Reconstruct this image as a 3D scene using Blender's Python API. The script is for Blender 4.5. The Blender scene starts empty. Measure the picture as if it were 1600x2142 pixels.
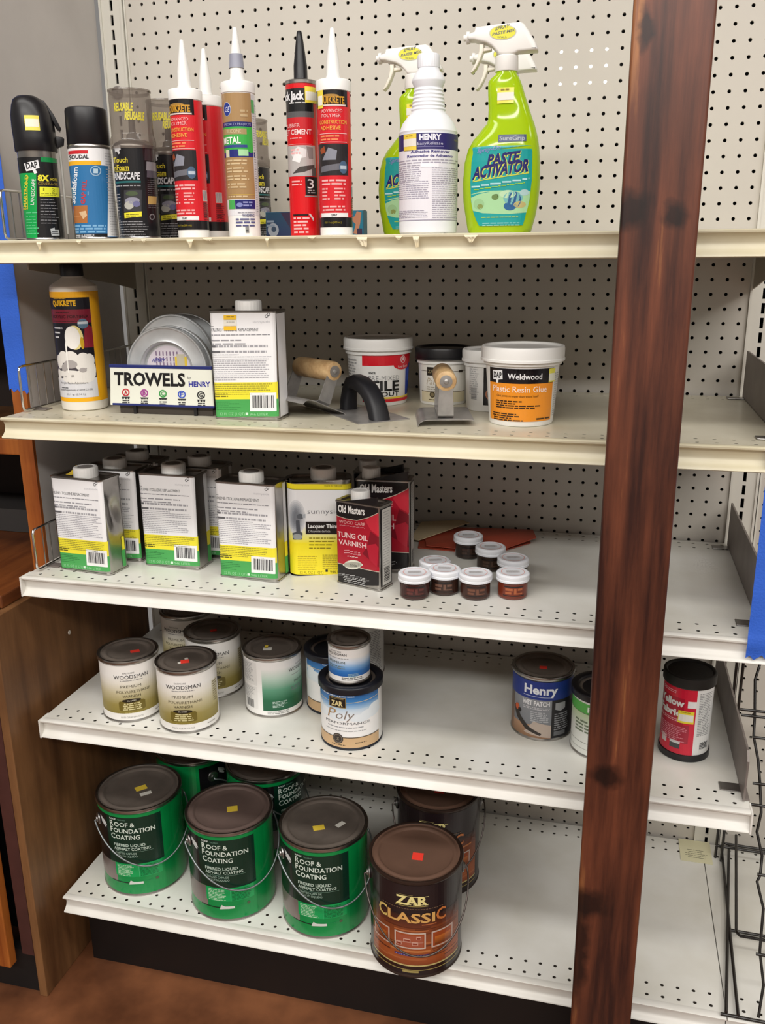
import bpy, bmesh, math, random
from math import sin, cos, pi, asin, atan2, radians, sqrt, exp
from mathutils import Vector, Matrix
rnd = random.Random(7)
sc = bpy.context.scene
COL = sc.collection
CAM = (0.96152, -1.71272, 1.39011)
IN = 0.0254
S1, S2, S3, S4, SB = 1.4175, 1.139, 0.860, 0.583, 0.1996

def lin(c):
    if isinstance(c, str):
        c = tuple(int(c[i:i+2], 16) for i in (0, 2, 4))
    return tuple(((v/255)/12.92 if v/255 <= .04045 else ((v/255+.055)/1.055)**2.4) for v in c)

# ------------------------------------------------------------------ materials
MATS = {}
def M(name, c, rough=.5, metal=0., noise=0., scale=30., bump=0., bscale=200., coat=0., stretch=None, dark=None):
    if name in MATS: return MATS[name]
    m = bpy.data.materials.new(name); m.use_nodes = True
    nt = m.node_tree; b = nt.nodes['Principled BSDF']
    col = lin(c)+(1,)
    b.inputs['Base Color'].default_value = col
    b.inputs['Roughness'].default_value = rough
    b.inputs['Metallic'].default_value = metal
    b.inputs['Coat Weight'].default_value = coat
    if noise or bump:
        tc = nt.nodes.new('ShaderNodeTexCoord'); mp = nt.nodes.new('ShaderNodeMapping')
        nt.links.new(tc.outputs['Object'], mp.inputs[0])
        if stretch: mp.inputs['Scale'].default_value = stretch
    if noise:
        n = nt.nodes.new('ShaderNodeTexNoise'); n.inputs['Scale'].default_value = scale; n.inputs['Detail'].default_value = 5
        r = nt.nodes.new('ShaderNodeValToRGB')
        d = lin(dark) if dark else tuple(v*(1-noise) for v in col[:3])
        r.color_ramp.elements[0].color = d+(1,); r.color_ramp.elements[0].position = .3
        r.color_ramp.elements[1].color = col; r.color_ramp.elements[1].position = .62
        nt.links.new(mp.outputs[0], n.inputs['Vector']); nt.links.new(n.outputs['Fac'], r.inputs[0])
        nt.links.new(r.outputs[0], b.inputs['Base Color'])
    if bump:
        n2 = nt.nodes.new('ShaderNodeTexNoise'); n2.inputs['Scale'].default_value = bscale
        bp = nt.nodes.new('ShaderNodeBump'); bp.inputs['Strength'].default_value = bump; bp.inputs['Distance'].default_value = .002
        nt.links.new(mp.outputs[0], n2.inputs['Vector']); nt.links.new(n2.outputs['Fac'], bp.inputs['Height'])
        nt.links.new(bp.outputs[0], b.inputs['Normal'])
    MATS[name] = m
    return m
def print_mat(name, rough):
    if name in MATS: return MATS[name]
    m = bpy.data.materials.new(name); m.use_nodes = True
    nt = m.node_tree; b = nt.nodes['Principled BSDF']
    a = nt.nodes.new('ShaderNodeAttribute'); a.attribute_name = 'Col'
    nt.links.new(a.outputs['Color'], b.inputs['Base Color']); b.inputs['Roughness'].default_value = rough
    MATS[name] = m; return m
PRINT = print_mat('printed_paper', .42)
PRINTG = print_mat('printed_gloss', .25)
def clear_mat(name, c, fac, rough=.08):
    m = bpy.data.materials.new(name); m.use_nodes = True
    nt = m.node_tree; b = nt.nodes['Principled BSDF']; o = nt.nodes['Material Output']
    b.inputs['Base Color'].default_value = lin(c)+(1,); b.inputs['Roughness'].default_value = rough
    t = nt.nodes.new('ShaderNodeBsdfTransparent'); t.inputs['Color'].default_value = (.80, .77, .74, 1)
    x = nt.nodes.new('ShaderNodeMixShader'); x.inputs[0].default_value = fac
    nt.links.new(t.outputs[0], x.inputs[1]); nt.links.new(b.outputs[0], x.inputs[2]); nt.links.new(x.outputs[0], o.inputs[0])
    return m
def wood_mat(name, c0, c1, sx=(40, 40, 2.2), rough=.5, knots=(), contrast=(.3, .7), bump=.15, light=None):
    """streaky wood: object-space noise drawn out along one axis, optional knots"""
    m = bpy.data.materials.new(name); m.use_nodes = True
    nt = m.node_tree; N = nt.nodes; L = nt.links; b = N['Principled BSDF']
    tc = N.new('ShaderNodeTexCoord'); mp = N.new('ShaderNodeMapping'); mp.inputs['Scale'].default_value = sx
    L.new(tc.outputs['Object'], mp.inputs[0])
    n = N.new('ShaderNodeTexNoise'); n.inputs['Scale'].default_value = 1.; n.inputs['Detail'].default_value = 9; n.inputs['Roughness'].default_value = .62
    L.new(mp.outputs[0], n.inputs['Vector'])
    r = N.new('ShaderNodeValToRGB')
    r.color_ramp.elements[0].color = lin(c0)+(1,); r.color_ramp.elements[0].position = contrast[0]
    r.color_ramp.elements[1].color = lin(c1)+(1,); r.color_ramp.elements[1].position = contrast[1]
    if light:
        e = r.color_ramp.elements.new(min(.98, contrast[1]+.1)); e.color = lin(light)+(1,)
    L.new(n.outputs['Fac'], r.inputs[0])
    out = r.outputs[0]
    n3 = N.new('ShaderNodeTexNoise'); n3.inputs['Scale'].default_value = 6; n3.inputs['Detail'].default_value = 4
    L.new(tc.outputs['Object'], n3.inputs['Vector'])
    mx = N.new('ShaderNodeMix'); mx.data_type = 'RGBA'; mx.blend_type = 'MULTIPLY'; mx.inputs[0].default_value = .55
    r3 = N.new('ShaderNodeValToRGB'); r3.color_ramp.elements[0].position = .35; r3.color_ramp.elements[1].position = .65
    r3.color_ramp.elements[0].color = (.45, .42, .42, 1)
    L.new(n3.outputs['Fac'], r3.inputs[0]); L.new(out, mx.inputs[6]); L.new(r3.outputs[0], mx.inputs[7]); out = mx.outputs[2]
    if knots:
        nk = N.new('ShaderNodeTexNoise'); nk.inputs['Scale'].default_value = 45; nk.inputs['Detail'].default_value = 3
        L.new(tc.outputs['Object'], nk.inputs['Vector'])
        vm = N.new('ShaderNodeVectorMath'); vm.operation = 'MULTIPLY_ADD'; vm.inputs[1].default_value = (.022, .0, .026)
        L.new(nk.outputs['Color'], vm.inputs[0]); L.new(tc.outputs['Object'], vm.inputs[2])
    for (kx, ky, kz, rx, rz) in knots:
        kx += .011; kz += .013
        mk_ = N.new('ShaderNodeMapping'); mk_.inputs['Location'].default_value = (-kx/rx, -ky/.2, -kz/rz); mk_.inputs['Scale'].default_value = (1/rx, 1/.2, 1/rz)
        L.new(vm.outputs[0], mk_.inputs[0])
        g = N.new('ShaderNodeTexGradient'); g.gradient_type = 'SPHERICAL'; L.new(mk_.outputs[0], g.inputs[0])
        kr = N.new('ShaderNodeValToRGB'); kr.color_ramp.elements[0].position = .0; kr.color_ramp.elements[1].position = .55
        kr.color_ramp.elements[0].color = (1, 1, 1, 1); kr.color_ramp.elements[1].color = (.16, .12, .13, 1)
        L.new(g.outputs['Fac'], kr.inputs[0])
        mm = N.new('ShaderNodeMix'); mm.data_type = 'RGBA'; mm.blend_type = 'MULTIPLY'; mm.inputs[0].default_value = 1
        L.new(out, mm.inputs[6]); L.new(kr.outputs[0], mm.inputs[7]); out = mm.outputs[2]
    L.new(out, b.inputs['Base Color']); b.inputs['Roughness'].default_value = rough
    bp = N.new('ShaderNodeBump'); bp.inputs['Strength'].default_value = bump; bp.inputs['Distance'].default_value = .002
    L.new(n.outputs['Fac'], bp.inputs['Height']); L.new(bp.outputs[0], b.inputs['Normal'])
    return m

# ------------------------------------------------------------------ objects
def link(o, parent=None):
    COL.objects.link(o)
    if parent: o.parent = parent
    return o
def tag(o, label=None, cat=None, group=None, kind=None):
    if label: o['label'] = label
    if cat: o['category'] = cat
    if group: o['group'] = group
    if kind: o['kind'] = kind
    return o
def thing(name, label, cat, loc=(0, 0, 0), rz=0., group=None):
    o = bpy.data.objects.new(name, None); o.empty_display_size = .02
    o.location = loc; o.rotation_euler = (0, 0, rz); link(o)
    return tag(o, label, cat, group)
def mk(name, bm, mat, parent=None, smooth=None, mats=None):
    me = bpy.data.meshes.new(name)
    bmesh.ops.recalc_face_normals(bm, faces=bm.faces[:]) if smooth is not False else None
    bm.to_mesh(me); bm.free()
    me.materials.append(mat)
    if mats:
        for x in mats: me.materials.append(x)
    if smooth:
        me.shade_smooth(); me.set_sharp_from_angle(angle=radians(smooth))
    return link(bpy.data.objects.new(name, me), parent)
def dup(root, loc=None, rz=None, label=None):
    r = root.copy(); COL.objects.link(r)
    if loc: r.location = loc
    if rz is not None: r.rotation_euler = (0, 0, rz)
    if label: r['label'] = label
    for ch in list(root.children):
        c = ch.copy(); COL.objects.link(c); c.parent = r
        for g in list(ch.children):
            d = g.copy(); COL.objects.link(d); d.parent = c
    return r
def facing(x, y): return atan2(CAM[0]-x, -(CAM[1]-y))

# ------------------------------------------------------------------ shapes
def lathe(prof, n=56, bm=None, cx=0, cy=0):
    bm = bm or bmesh.new(); rings = []
    for r, z in prof:
        if r < 1e-6: rings.append([bm.verts.new((cx, cy, z))])
        else: rings.append([bm.verts.new((cx+r*cos(2*pi*i/n), cy+r*sin(2*pi*i/n), z)) for i in range(n)])
    for a, b in zip(rings, rings[1:]):
        for i in range(n):
            j = (i+1) % n
            if len(a) == 1 and len(b) == 1: continue
            if len(a) == 1: bm.faces.new((a[0], b[j], b[i]))
            elif len(b) == 1: bm.faces.new((a[i], a[j], b[0]))
            else: bm.faces.new((a[i], a[j], b[j], b[i]))
    return bm
def box(x0, y0, z0, x1, y1, z1, bev=0., bm=None, seg=2, mtx=None):
    b2 = bmesh.new(); bmesh.ops.create_cube(b2, size=1)
    for v in b2.verts: v.co = Vector(((x0+x1)/2+v.co.x*(x1-x0), (y0+y1)/2+v.co.y*(y1-y0), (z0+z1)/2+v.co.z*(z1-z0)))
    if bev: bmesh.ops.bevel(b2, geom=b2.edges[:], offset=bev, segments=seg, affect='EDGES', profile=.5)
    if mtx: bmesh.ops.transform(b2, matrix=mtx, verts=b2.verts[:])
    if bm is None: return b2
    me = bpy.data.meshes.new('t'); b2.to_mesh(me); b2.free(); bm.from_mesh(me); bpy.data.meshes.remove(me)
    return bm
def tube(path, r, n=8, bm=None, closed=False):
    bm = bm or bmesh.new(); P = [Vector(p) for p in path]; rings = []
    prev = None
    for i, p in enumerate(P):
        if closed: t = (P[(i+1) % len(P)]-P[i-1])
        else: t = (P[min(i+1, len(P)-1)]-P[max(i-1, 0)])
        t.normalize()
        if prev is None:
            a = Vector((0, 0, 1)) if abs(t.z) < .9 else Vector((1, 0, 0))
            u = t.cross(a).normalized()
        else:
            u = (prev-t*prev.dot(t)).normalized()
        prev = u; w = t.cross(u)
        rr = r[i] if isinstance(r, (list, tuple)) else r
        rings.append([bm.verts.new(p+u*rr*cos(2*pi*k/n)+w*rr*sin(2*pi*k/n)) for k in range(n)])
    m = len(rings)
    for i in range(m if closed else m-1):
        a, b = rings[i], rings[(i+1) % m]
        for k in range(n): bm.faces.new((a[k], a[(k+1) % n], b[(k+1) % n], b[k]))
    if not closed:
        bm.faces.new(rings[0][::-1]); bm.faces.new(rings[-1])
    return bm
def loft(secs, bm=None, cap=True):
    """secs: list of rings of points (same count)"""
    bm = bm or bmesh.new(); R = [[bm.verts.new(p) for p in s] for s in secs]; n = len(R[0])
    for a, b in zip(R, R[1:]):
        for k in range(n): bm.faces.new((a[k], a[(k+1) % n], b[(k+1) % n], b[k]))
    if cap: bm.faces.new(R[0][::-1]); bm.faces.new(R[-1])
    return bm
def rrect(w, d, r, n=5):
    """rounded rectangle outline, x in +-w/2, y from 0 (front) to d"""
    pts = []
    for cx, cy, a0 in ((w/2-r, r, -90), (w/2-r, d-r, 0), (-w/2+r, d-r, 90), (-w/2+r, r, 180)):
        for i in range(n+1):
            a = radians(a0+90*i/n); pts.append((cx+r*cos(a), cy+r*sin(a)))
    return pts
def extrude_poly(pts, axis, a0, a1, bev=0., bm=None):
    """2D polygon extruded; axis 'x': pts are (y,z); axis 'y': pts are (x,z)"""
    b2 = bmesh.new()
    f = (lambda p, a: (a, p[0], p[1])) if axis == 'x' else ((lambda p, a: (p[0], a, p[1])) if axis == 'y' else (lambda p, a: (p[0], p[1], a)))
    A = [b2.verts.new(f(p, a0)) for p in pts]; B = [b2.verts.new(f(p, a1)) for p in pts]; n = len(pts)
    b2.faces.new(A[::-1]); b2.faces.new(B)
    for k in range(n): b2.faces.new((A[k], A[(k+1) % n], B[(k+1) % n], B[k]))
    bmesh.ops.recalc_face_normals(b2, faces=b2.faces[:])
    if bev:
        es = [e for e in b2.edges if len(e.link_faces) == 2 and any(len(fc.verts) > 4 or n == 4 for fc in e.link_faces)]
        bmesh.ops.bevel(b2, geom=es, offset=bev, segments=3, affect='EDGES', profile=.5)
    if bm is None: return b2
    me = bpy.data.meshes.new('t'); b2.to_mesh(me); b2.free(); bm.from_mesh(me); bpy.data.meshes.remove(me)
    return bm
def perf(bm, xs, ys, p, r, plane, depth, n=12):
    """square cells (centres xs x ys, pitch p) each with a round hole with walls; plane(u,v,w)->xyz, w>0 is depth behind"""
    h = p/2
    for x in xs:
        for y in ys:
            c = [bm.verts.new(plane(x+r*cos(2*pi*k/n), y+r*sin(2*pi*k/n), 0)) for k in range(n)]
            d = [bm.verts.new(plane(x+r*cos(2*pi*k/n), y+r*sin(2*pi*k/n), depth)) for k in range(n)]
            o = [bm.verts.new(plane(x+q[0]*h, y+q[1]*h, 0)) for q in ((1, 0), (1, 1), (0, 1), (-1, 1), (-1, 0), (-1, -1), (0, -1), (1, -1))]
            m = n//4
            for q in range(4):
                arc = [c[(q*m+k) % n] for k in range(m+1)]
                bm.faces.new([o[2*q], o[2*q+1], o[(2*q+2) % 8]]+arc[::-1])
            for k in range(n): bm.faces.new((c[k], d[k], d[(k+1) % n], c[(k+1) % n]))
def quad(bm, plane, u0, v0, u1, v1):
    bm.faces.new([bm.verts.new(plane(u, v, 0)) for u, v in ((u0, v0), (u1, v0), (u1, v1), (u0, v1))])

# ------------------------------------------------------------------ printed labels (flat print geometry wrapped on the surface)
TXT = {}
def glyphs(s, b):
    k = (s, b)
    if k in TXT: return TXT[k]
    cu = bpy.data.curves.new('t', 'FONT'); cu.body = s; cu.size = 1; cu.resolution_u = 2; cu.offset = b
    o = bpy.data.objects.new('t', cu); COL.objects.link(o)
    dg = bpy.context.evaluated_depsgraph_get(); dg.update()
    me = o.evaluated_get(dg).to_mesh()
    vs = [(v.co.x, v.co.y) for v in me.vertices]; fs = [tuple(p.vertices) for p in me.polygons]
    o.evaluated_get(dg).to_mesh_clear()
    bpy.data.objects.remove(o); bpy.data.curves.remove(cu)
    x0 = min(v[0] for v in vs); x1 = max(v[0] for v in vs)
    TXT[k] = ([(x-x0, y) for x, y in vs], fs, x1-x0)
    return TXT[k]
CAPH = .70
def clipu(pts, a, b):
    for lim, sg in ((a, 1), (b, -1)):
        out = []
        for i in range(len(pts)):
            p, q = pts[i-1], pts[i]
            ip, iq = sg*(p[0]-lim) >= -1e-9, sg*(q[0]-lim) >= -1e-9
            if ip != iq:
                t = (lim-p[0])/(q[0]-p[0]); out.append(tuple(p[k]+(q[k]-p[k])*t for k in range(len(p))))
            if iq: out.append(q)
        pts = out
        if len(pts) < 3: return []
    return pts
class Art:
    """print laid out in the units of measure(): P maps a layout point to (u,v) metres on the unrolled surface"""
    def __init__(s, P, k, eps=.00014):
        s.P = P; s.k = k; s.F = []; s.eps = eps
    def add(s, pts, cols, l):
        if not isinstance(cols, list): cols = [lin(cols)]*len(pts)
        else: cols = [lin(c) for c in cols]
        s.F.append(([s.P(*p)+c for p, c in zip(pts, cols)], l))
    def rect(s, x0, y0, x1, y1, c, l=0, c2=None, n=1):
        """y0 top, y1 bottom in layout; c top colour, c2 bottom colour"""
        c2 = c2 or c
        nx = max(1, int(abs(x1-x0)/(s.k*.006)))
        for i in range(nx):
            a = x0+(x1-x0)*i/nx; b = x0+(x1-x0)*(i+1)/nx
            s.add([(a, y1), (b, y1), (b, y0), (a, y0)], [c2, c2, c, c], l)
    def grad(s, x0, x1, stops, l=0):
        for (ya, ca), (yb, cb) in zip(stops, stops[1:]): s.rect(x0, ya, x1, yb, ca, l, cb)
    def poly(s, pts, c, l=1): s.add(pts, c, l)
    def ell(s, x, y, rx, ry, c, l=1, n=22, a0=0, a1=360):
        s.add([(x+rx*cos(radians(a0+(a1-a0)*i/n)), y+ry*sin(radians(a0+(a1-a0)*i/n))) for i in range(n)], c, l)
    def ring(s, x, y, r, t, c, l=1, n=24, ry=None):
        ry = ry or r
        for i in range(n):
            a, b = 2*pi*i/n, 2*pi*(i+1)/n
            s.add([(x+r*cos(a), y+ry*sin(a)), (x+r*cos(b), y+ry*sin(b)), (x+(r-t)*cos(b), y+(ry-t)*sin(b)), (x+(r-t)*cos(a), y+(ry-t)*sin(a))], c, l)
    def text(s, t, x, y, h, c, w=None, al='l', b=.0, sh=0., l=3, rot=0., slope=0.):
        """baseline at y, cap height h, optional width w"""
        vs, fs, tw = glyphs(t, b)
        sy = h/CAPH; sx = (w/tw) if w else sy*.92
        W = tw*sx; ox = {'l': 0, 'c': -W/2, 'r': -W}[al]
        ca, sa = cos(radians(rot)), sin(radians(rot))
        def q(v):
            px = ox+v[0]*sx+v[1]*sy*sh; py = -v[1]*sy
            px, py = px*ca+py*sa, -px*sa+py*ca
            return (x+px, y+py+slope*px)
        for f in fs: s.add([q(vs[i]) for i in f], c, l)
    def lines(s, x0, x1, y0, n, pitch, c, th=.5, rag=.3, l=2, al='l', slope=0., word=1.):
        for i in range(n):
            y = y0+i*pitch; e = x1-(x1-x0)*rag*rnd.random(); a = x0
            if al == 'c': d = (x1-e)/2; a = x0+d; e = x1-d
            x = a
            while x < e:
                w = abs(pitch)*(.7+2.6*rnd.random())*word; q = min(x+w, e)
                dy = slope*(x-x0)
                s.add([(x, y+pitch*th+dy), (q, y+pitch*th+dy), (q, y+dy), (x, y+dy)], c, l)
                x = q+abs(pitch)*.4
    def bars(s, x0, y0, x1, y1, l=2, bg='f2f2f2'):
        s.rect(x0, y0, x1, y1, bg, l)
        mx = (x1-x0)*.1; my = (y1-y0)*.14; x = x0+mx
        while x < x1-mx:
            w = (x1-x0)*rnd.choice((.015, .02, .035, .05)); s.rect(x, y0+my, min(x+w, x1-mx), y1-my*1.3, '26262a', l+1); x += w+(x1-x0)*rnd.choice((.015, .02, .03))
    def sticker(s, x0, y0, x1, y1, l=6, kind='y', slope=0):
        h = (y1-y0)
        s.rect(x0, y0, x1, y1, 'f2e04a' if kind == 'y' else 'f03a28', l)
        if kind == 'y':
            s.rect(x0, y0+h*.32, x1, y1-h*.2, 'f0eee6', l+1)
            s.lines(x0+(x1-x0)*.2, x1-(x1-x0)*.2, y0+h*.08, 1, h*.16, '8a7a20', l=l+2, th=.6)
    def build(s, name, mapf, du, parent, mat=None, smooth=True):
        bm = bmesh.new(); cl = bm.loops.layers.float_color.new('Col')
        for pts, l in s.F:
            a = min(p[0] for p in pts); b = max(p[0] for p in pts)
            if du and b-a > du*1.001:
                k0 = int(math.floor(a/du)); k1 = int(math.floor(b/du-1e-9))
                parts = [clipu(pts, k*du, (k+1)*du) for k in range(k0, k1+1)]
            else: parts = [pts]
            for pp in parts:
                if len(pp) < 3: continue
                vs = [bm.verts.new(mapf(p[0], p[1], .0003+l*s.eps)) for p in pp]
                try: f = bm.faces.new(vs)
                except ValueError: continue
                for lp, p in zip(f.loops, pp): lp[cl] = (p[2], p[3], p[4], 1)
        me = bpy.data.meshes.new(name); bm.to_mesh(me); bm.free(); me.materials.append(mat or PRINT)
        return link(bpy.data.objects.new(name, me), parent)
def cylmap(R):
    def f(u, v, e):
        r = R(v) if callable(R) else R
        return ((r+e)*sin(u/r), -(r+e)*cos(u/r), v)
    return f
def flatmap(y=0., z0=0.): return lambda u, v, e: (u, y-e, v+z0)
def sidemap(x, sgn=1): return lambda u, v, e: (x+sgn*e, u, v)
def topmap(z): return lambda u, v, e: (u, v, z+e)
def cylP(c0, Rpx, R, yb, k, b=0., slope=0., yref=0.):
    """layout = photo-like pixels: centre line c0 (at yref, leaning by slope), half width Rpx, base yb, k px per metre up, b ellipse half height"""
    def P(x, y):
        t = (x-(c0+slope*(y-yref)))/Rpx
        ph = asin(max(-1, min(1, t))) if abs(t) <= 1 else (pi/2+(abs(t)-1))*(1 if t > 0 else -1)
        return (R*ph, (yb-b*(1-cos(ph))-y)/k)
    return P
def quadP(tl, tr, br, bl, w, h):
    """layout quad (four photo-like corners) -> flat face w x h, u centred"""
    def P(x, y):
        a, b = .5, .5
        for _ in range(6):
            X = lambda a, b: ((1-a)*(1-b)*tl[0]+a*(1-b)*tr[0]+a*b*br[0]+(1-a)*b*bl[0], (1-a)*(1-b)*tl[1]+a*(1-b)*tr[1]+a*b*br[1]+(1-a)*b*bl[1])
            p = X(a, b); dx, dy = x-p[0], y-p[1]; e = 1e-4
            pa, pb = X(a+e, b), X(a, b+e)
            j = ((pa[0]-p[0])/e, (pb[0]-p[0])/e, (pa[1]-p[1])/e, (pb[1]-p[1])/e); det = j[0]*j[3]-j[1]*j[2]
            a += (dx*j[3]-dy*j[1])/det; b += (dy*j[0]-dx*j[2])/det
        return ((a-.5)*w, (1-b)*h)
    return P
# ------------------------------------------------------------------ shelving
CREAM = M('cream_enamel', 'ded6bc', .38, noise=.10, scale=9, dark='d0c7aa')
WHITE = M('white_enamel', 'e6e4de', .36, noise=.07, scale=8, dark='d8d5cc')
PEGM = M('pegboard_paint', 'cfc9bf', .5, noise=.05, scale=5)
DECKM2 = M('cream_deck', 'dcd6c2', .28, noise=.16, scale=7, dark='c3bba3')
DECKM = M('white_deck', 'e9e8e2', .30, noise=.10, scale=6, dark='d6d3c8')
UPR = M('upright_paint', 'dddad0', .45)
PAN = M('shelf_pan', 'a89f90', .6)
PAN2 = M('underside_shade', '7d7368', .7)  # pan colour darkened to give the shade inside the deck holes
DARK = M('dark_cavity', '0c0a0a', .9)
STEEL = M('dull_steel', 'a8a6a4', .35, 1., noise=.2, scale=60)
CHROME = M('chrome', 'd8d8d8', .12, 1.)
GREYPL = M('grey_plate', '8a817c', .5, .35, noise=.2, scale=20)
BLACKW = M('black_wire', '17120f', .35, coat=.3)

for nm, b_ in (('wall_rear', (-3.2, -5.06, 0, 4.2, -5, 3.1)), ('ceiling', (-3.2, -5, 3.08, 4.2, .6, 3.14))):
    tag(mk(nm, box(*b_), M('room_paint', 'dcd8d0', .8)), kind='structure')
fl = mk('floor', box(-2.5, -4.5, -.05, 3.5, .6, 0), None)
fl.data.materials[0] = wood_mat('stained_concrete', '573422', '9a623f', (3, 3, 3), .35, contrast=(.3, .72), bump=.05)
tag(fl, kind='structure')

def peg_panel(parent, xs, x0, x1, z0, z1):
    bm = bmesh.new(); pl = lambda u, v, w: (u, w, v)
    base = 1.775
    k0 = math.ceil((z0+.0127-base)/IN); k1 = math.floor((z1-.0127-base)/IN)
    zs = [base+k*IN for k in range(k0, k1+1)]
    perf(bm, xs, zs, IN, .0031, pl, .004, 12)
    a, b = xs[0]-IN/2, xs[-1]+IN/2; c, d = zs[0]-IN/2, zs[-1]+IN/2
    quad(bm, pl, x0, z0, a, z1); quad(bm, pl, b, z0, x1, z1); quad(bm, pl, a, z0, b, c); quad(bm, pl, a, d, b, z1)
    return mk('pegboard_panel', bm, PEGM, parent, False)
def upright(parent, x, z0, z1):
    bm = bmesh.new(); pl = lambda u, v, w: (x+u, -.002+w, v)
    k = math.ceil((z0-1.7767)/IN); z = 1.7767+k*IN
    a, h = .003, .0092
    while z+IN/2 < z1:
        lo, hi = z-IN/2, z+IN/2
        quad(bm, pl, -a, lo, a, z-h); quad(bm, pl, -a, z+h, a, hi)
        for u0, v0, u1, v1 in ((-a, z-h, a, z-h), (a, z-h, a, z+h), (a, z+h, -a, z+h), (-a, z+h, -a, z-h)):
            bm.faces.new([bm.verts.new(pl(*q)) for q in ((u0, v0, 0), (u1, v1, 0), (u1, v1, .004), (u0, v0, .004))])
        z += IN
    for p, q in ((-.0225, -a), (a, .0225)): quad(bm, pl, p, z0, q, z1)
    # raised side ribs
    box(-.0245+x, -.006, z0, -.0205+x, .03, z1, bm=bm); box(.0205+x, -.006, z0, .0245+x, .03, z1, bm=bm)
    box(.0265+x, -.003, z0, .0295+x, .002, z1, bm=bm)
    o = mk('upright', bm, UPR, parent, False)
    return o
fr = thing('shelving_frame', 'tall white pegboard shelving frame with slotted uprights behind all the cans and bottles', 'shelving', (0, 0, 0))
peg_panel(fr, [(i+4.5)*IN for i in range(-3, 43)], .026, 1.1945, .02, 2.12)
peg_panel(fr, [1.219+(i+4.5)*IN for i in range(-3, 20)], 1.246, 1.85, .02, 2.12)
upright(fr, 0, .02, 2.12); upright(fr, 1.2192, .02, 2.12)
mk('cavity_back', box(-.05, .05, 0, 1.9, .055, 2.2), DARK, fr)
s = lathe([(0, -.011), (.0035, -.011), (.004, -.0075), (.0105, -.006), (.0118, -.002), (.0118, 0), (0, 0)], 28)
bmesh.ops.rotate(s, cent=(0, 0, 0), matrix=Matrix.Rotation(-pi/2, 3, 'X'), verts=s.verts[:])
bmesh.ops.rotate(s, cent=(0, 0, 0), matrix=Matrix.Rotation(pi, 3, 'Z'), verts=s.verts[:])
k_ = mk('grey_washer_bolt', s, M('grey_knob', '8d8783', .5, .3), fr, 40); k_.location = (0, -.003, 1.7005)
if k_.data.vertices:
    mn = min(v.co.y for v in k_.data.vertices); mx_ = max(v.co.y for v in k_.data.vertices)
    if mx_ > .005:
        for v in k_.data.vertices: v.co.y *= -1

LIP = [(-.452, -.001), (-.4545, 0), (-.4655, .0006), (-.468, -.001), (-.4675, -.0035), (-.4600, -.0075), (-.4575, -.013), (-.4575, -.018), (-.4595, -.0235), (-.4645, -.0285), (-.4685, -.0305), (-.4692, -.0330), (-.4665, -.0345), (-.452, -.0325)]
def shelf(name, z, lipm, deckm, label, ends=True, x0=-.004, x1=1.2092, holes0=.019):
    t = thing(name, label, 'shelf', (0, 0, z), 0, 'steel shelves of the white shelving bay' if name == 'steel_shelf' else None)
    bm = bmesh.new(); pl = lambda u, v, w: (u, v, -w)
    n = int((x1-.01-holes0)/IN)+1
    xs = [holes0+i*IN for i in range(n) if x0+.014 < holes0+i*IN < x1-.014]
    a, b = xs[0]-IN/2, xs[-1]+IN/2
    for ys in ([-.4445, -.4191], [-.0465, -.0211]):
        perf(bm, xs, ys, IN, .0031, pl, .0006, 12)
        lo, hi = ys[0]-IN/2, ys[-1]+IN/2
        quad(bm, pl, x0, lo, a, hi); quad(bm, pl, b, lo, x1, hi)
    quad(bm, pl, x0, -.4191+IN/2, x1, -.0465-IN/2)
    mk('pan', box(x0+.002, -.450, -.0320, x1-.002, -.0086, -.012), PAN2, t)
    box(x0, -.452, -.030, x0+.0015, -.0084, -.001, bm=bm); box(x1-.0015, -.452, -.030, x1, -.0084, -.001, bm=bm)
    mk('deck', bm, deckm, t, False)
    mk('price_channel', extrude_poly(LIP, 'x', x0, x1), lipm, t, 50)
    if ends:
        mk('end_flange', box(x0-.002, -.470, -.035, x0+.001, -.44, .001, .0008), lipm, t)
        mk('end_flange', box(x1-.001, -.470, -.035, x1+.002, -.44, .001, .0008), lipm, t)
    for bx in (x0+.010, x1-.010):
        pts = [(-.007, -.034), (-.36, -.033), (-.36, -.045), (-.1, -.075), (-.007, -.09)]
        if z > .4: mk('bracket', extrude_poly(pts, 'x', bx-.0012, bx+.0012), PAN, t)
    return t
h1 = shelf('steel_shelf', S1, CREAM, DECKM2, 'cream steel shelf at eye level with scraps of torn paper on its lip', False)
shelf('steel_shelf', S2, CREAM, DECKM2, 'cream steel shelf carrying the trowel sign, edging tools and plastic tubs', False)
shelf('steel_shelf', S3, WHITE, DECKM, 'white steel shelf carrying oblong cans and eight tiny jars')
shelf('steel_shelf', S4, WHITE, DECKM, 'white steel shelf carrying the quart cans and red-labelled tub')
b1 = shelf('steel_base_shelf', SB, WHITE, DECKM, 'white bottom deck above the black kick plate, carrying the gallon pails', False)
b2 = shelf('steel_base_shelf', SB, WHITE, DECKM, 'white bottom deck of the next bay to the right, under the black wire racks', False, 1.2108, 1.80, 1.238)
KICK = M('black_kick', '0d0b0c', .45)
mk('kick_plate', box(.001, -.402, -SB, 1.2105, -.398, -.034), KICK, b1); mk('kick_plate', box(1.211, -.402, -SB, 1.8, -.398, -.034), KICK, b2)
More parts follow.
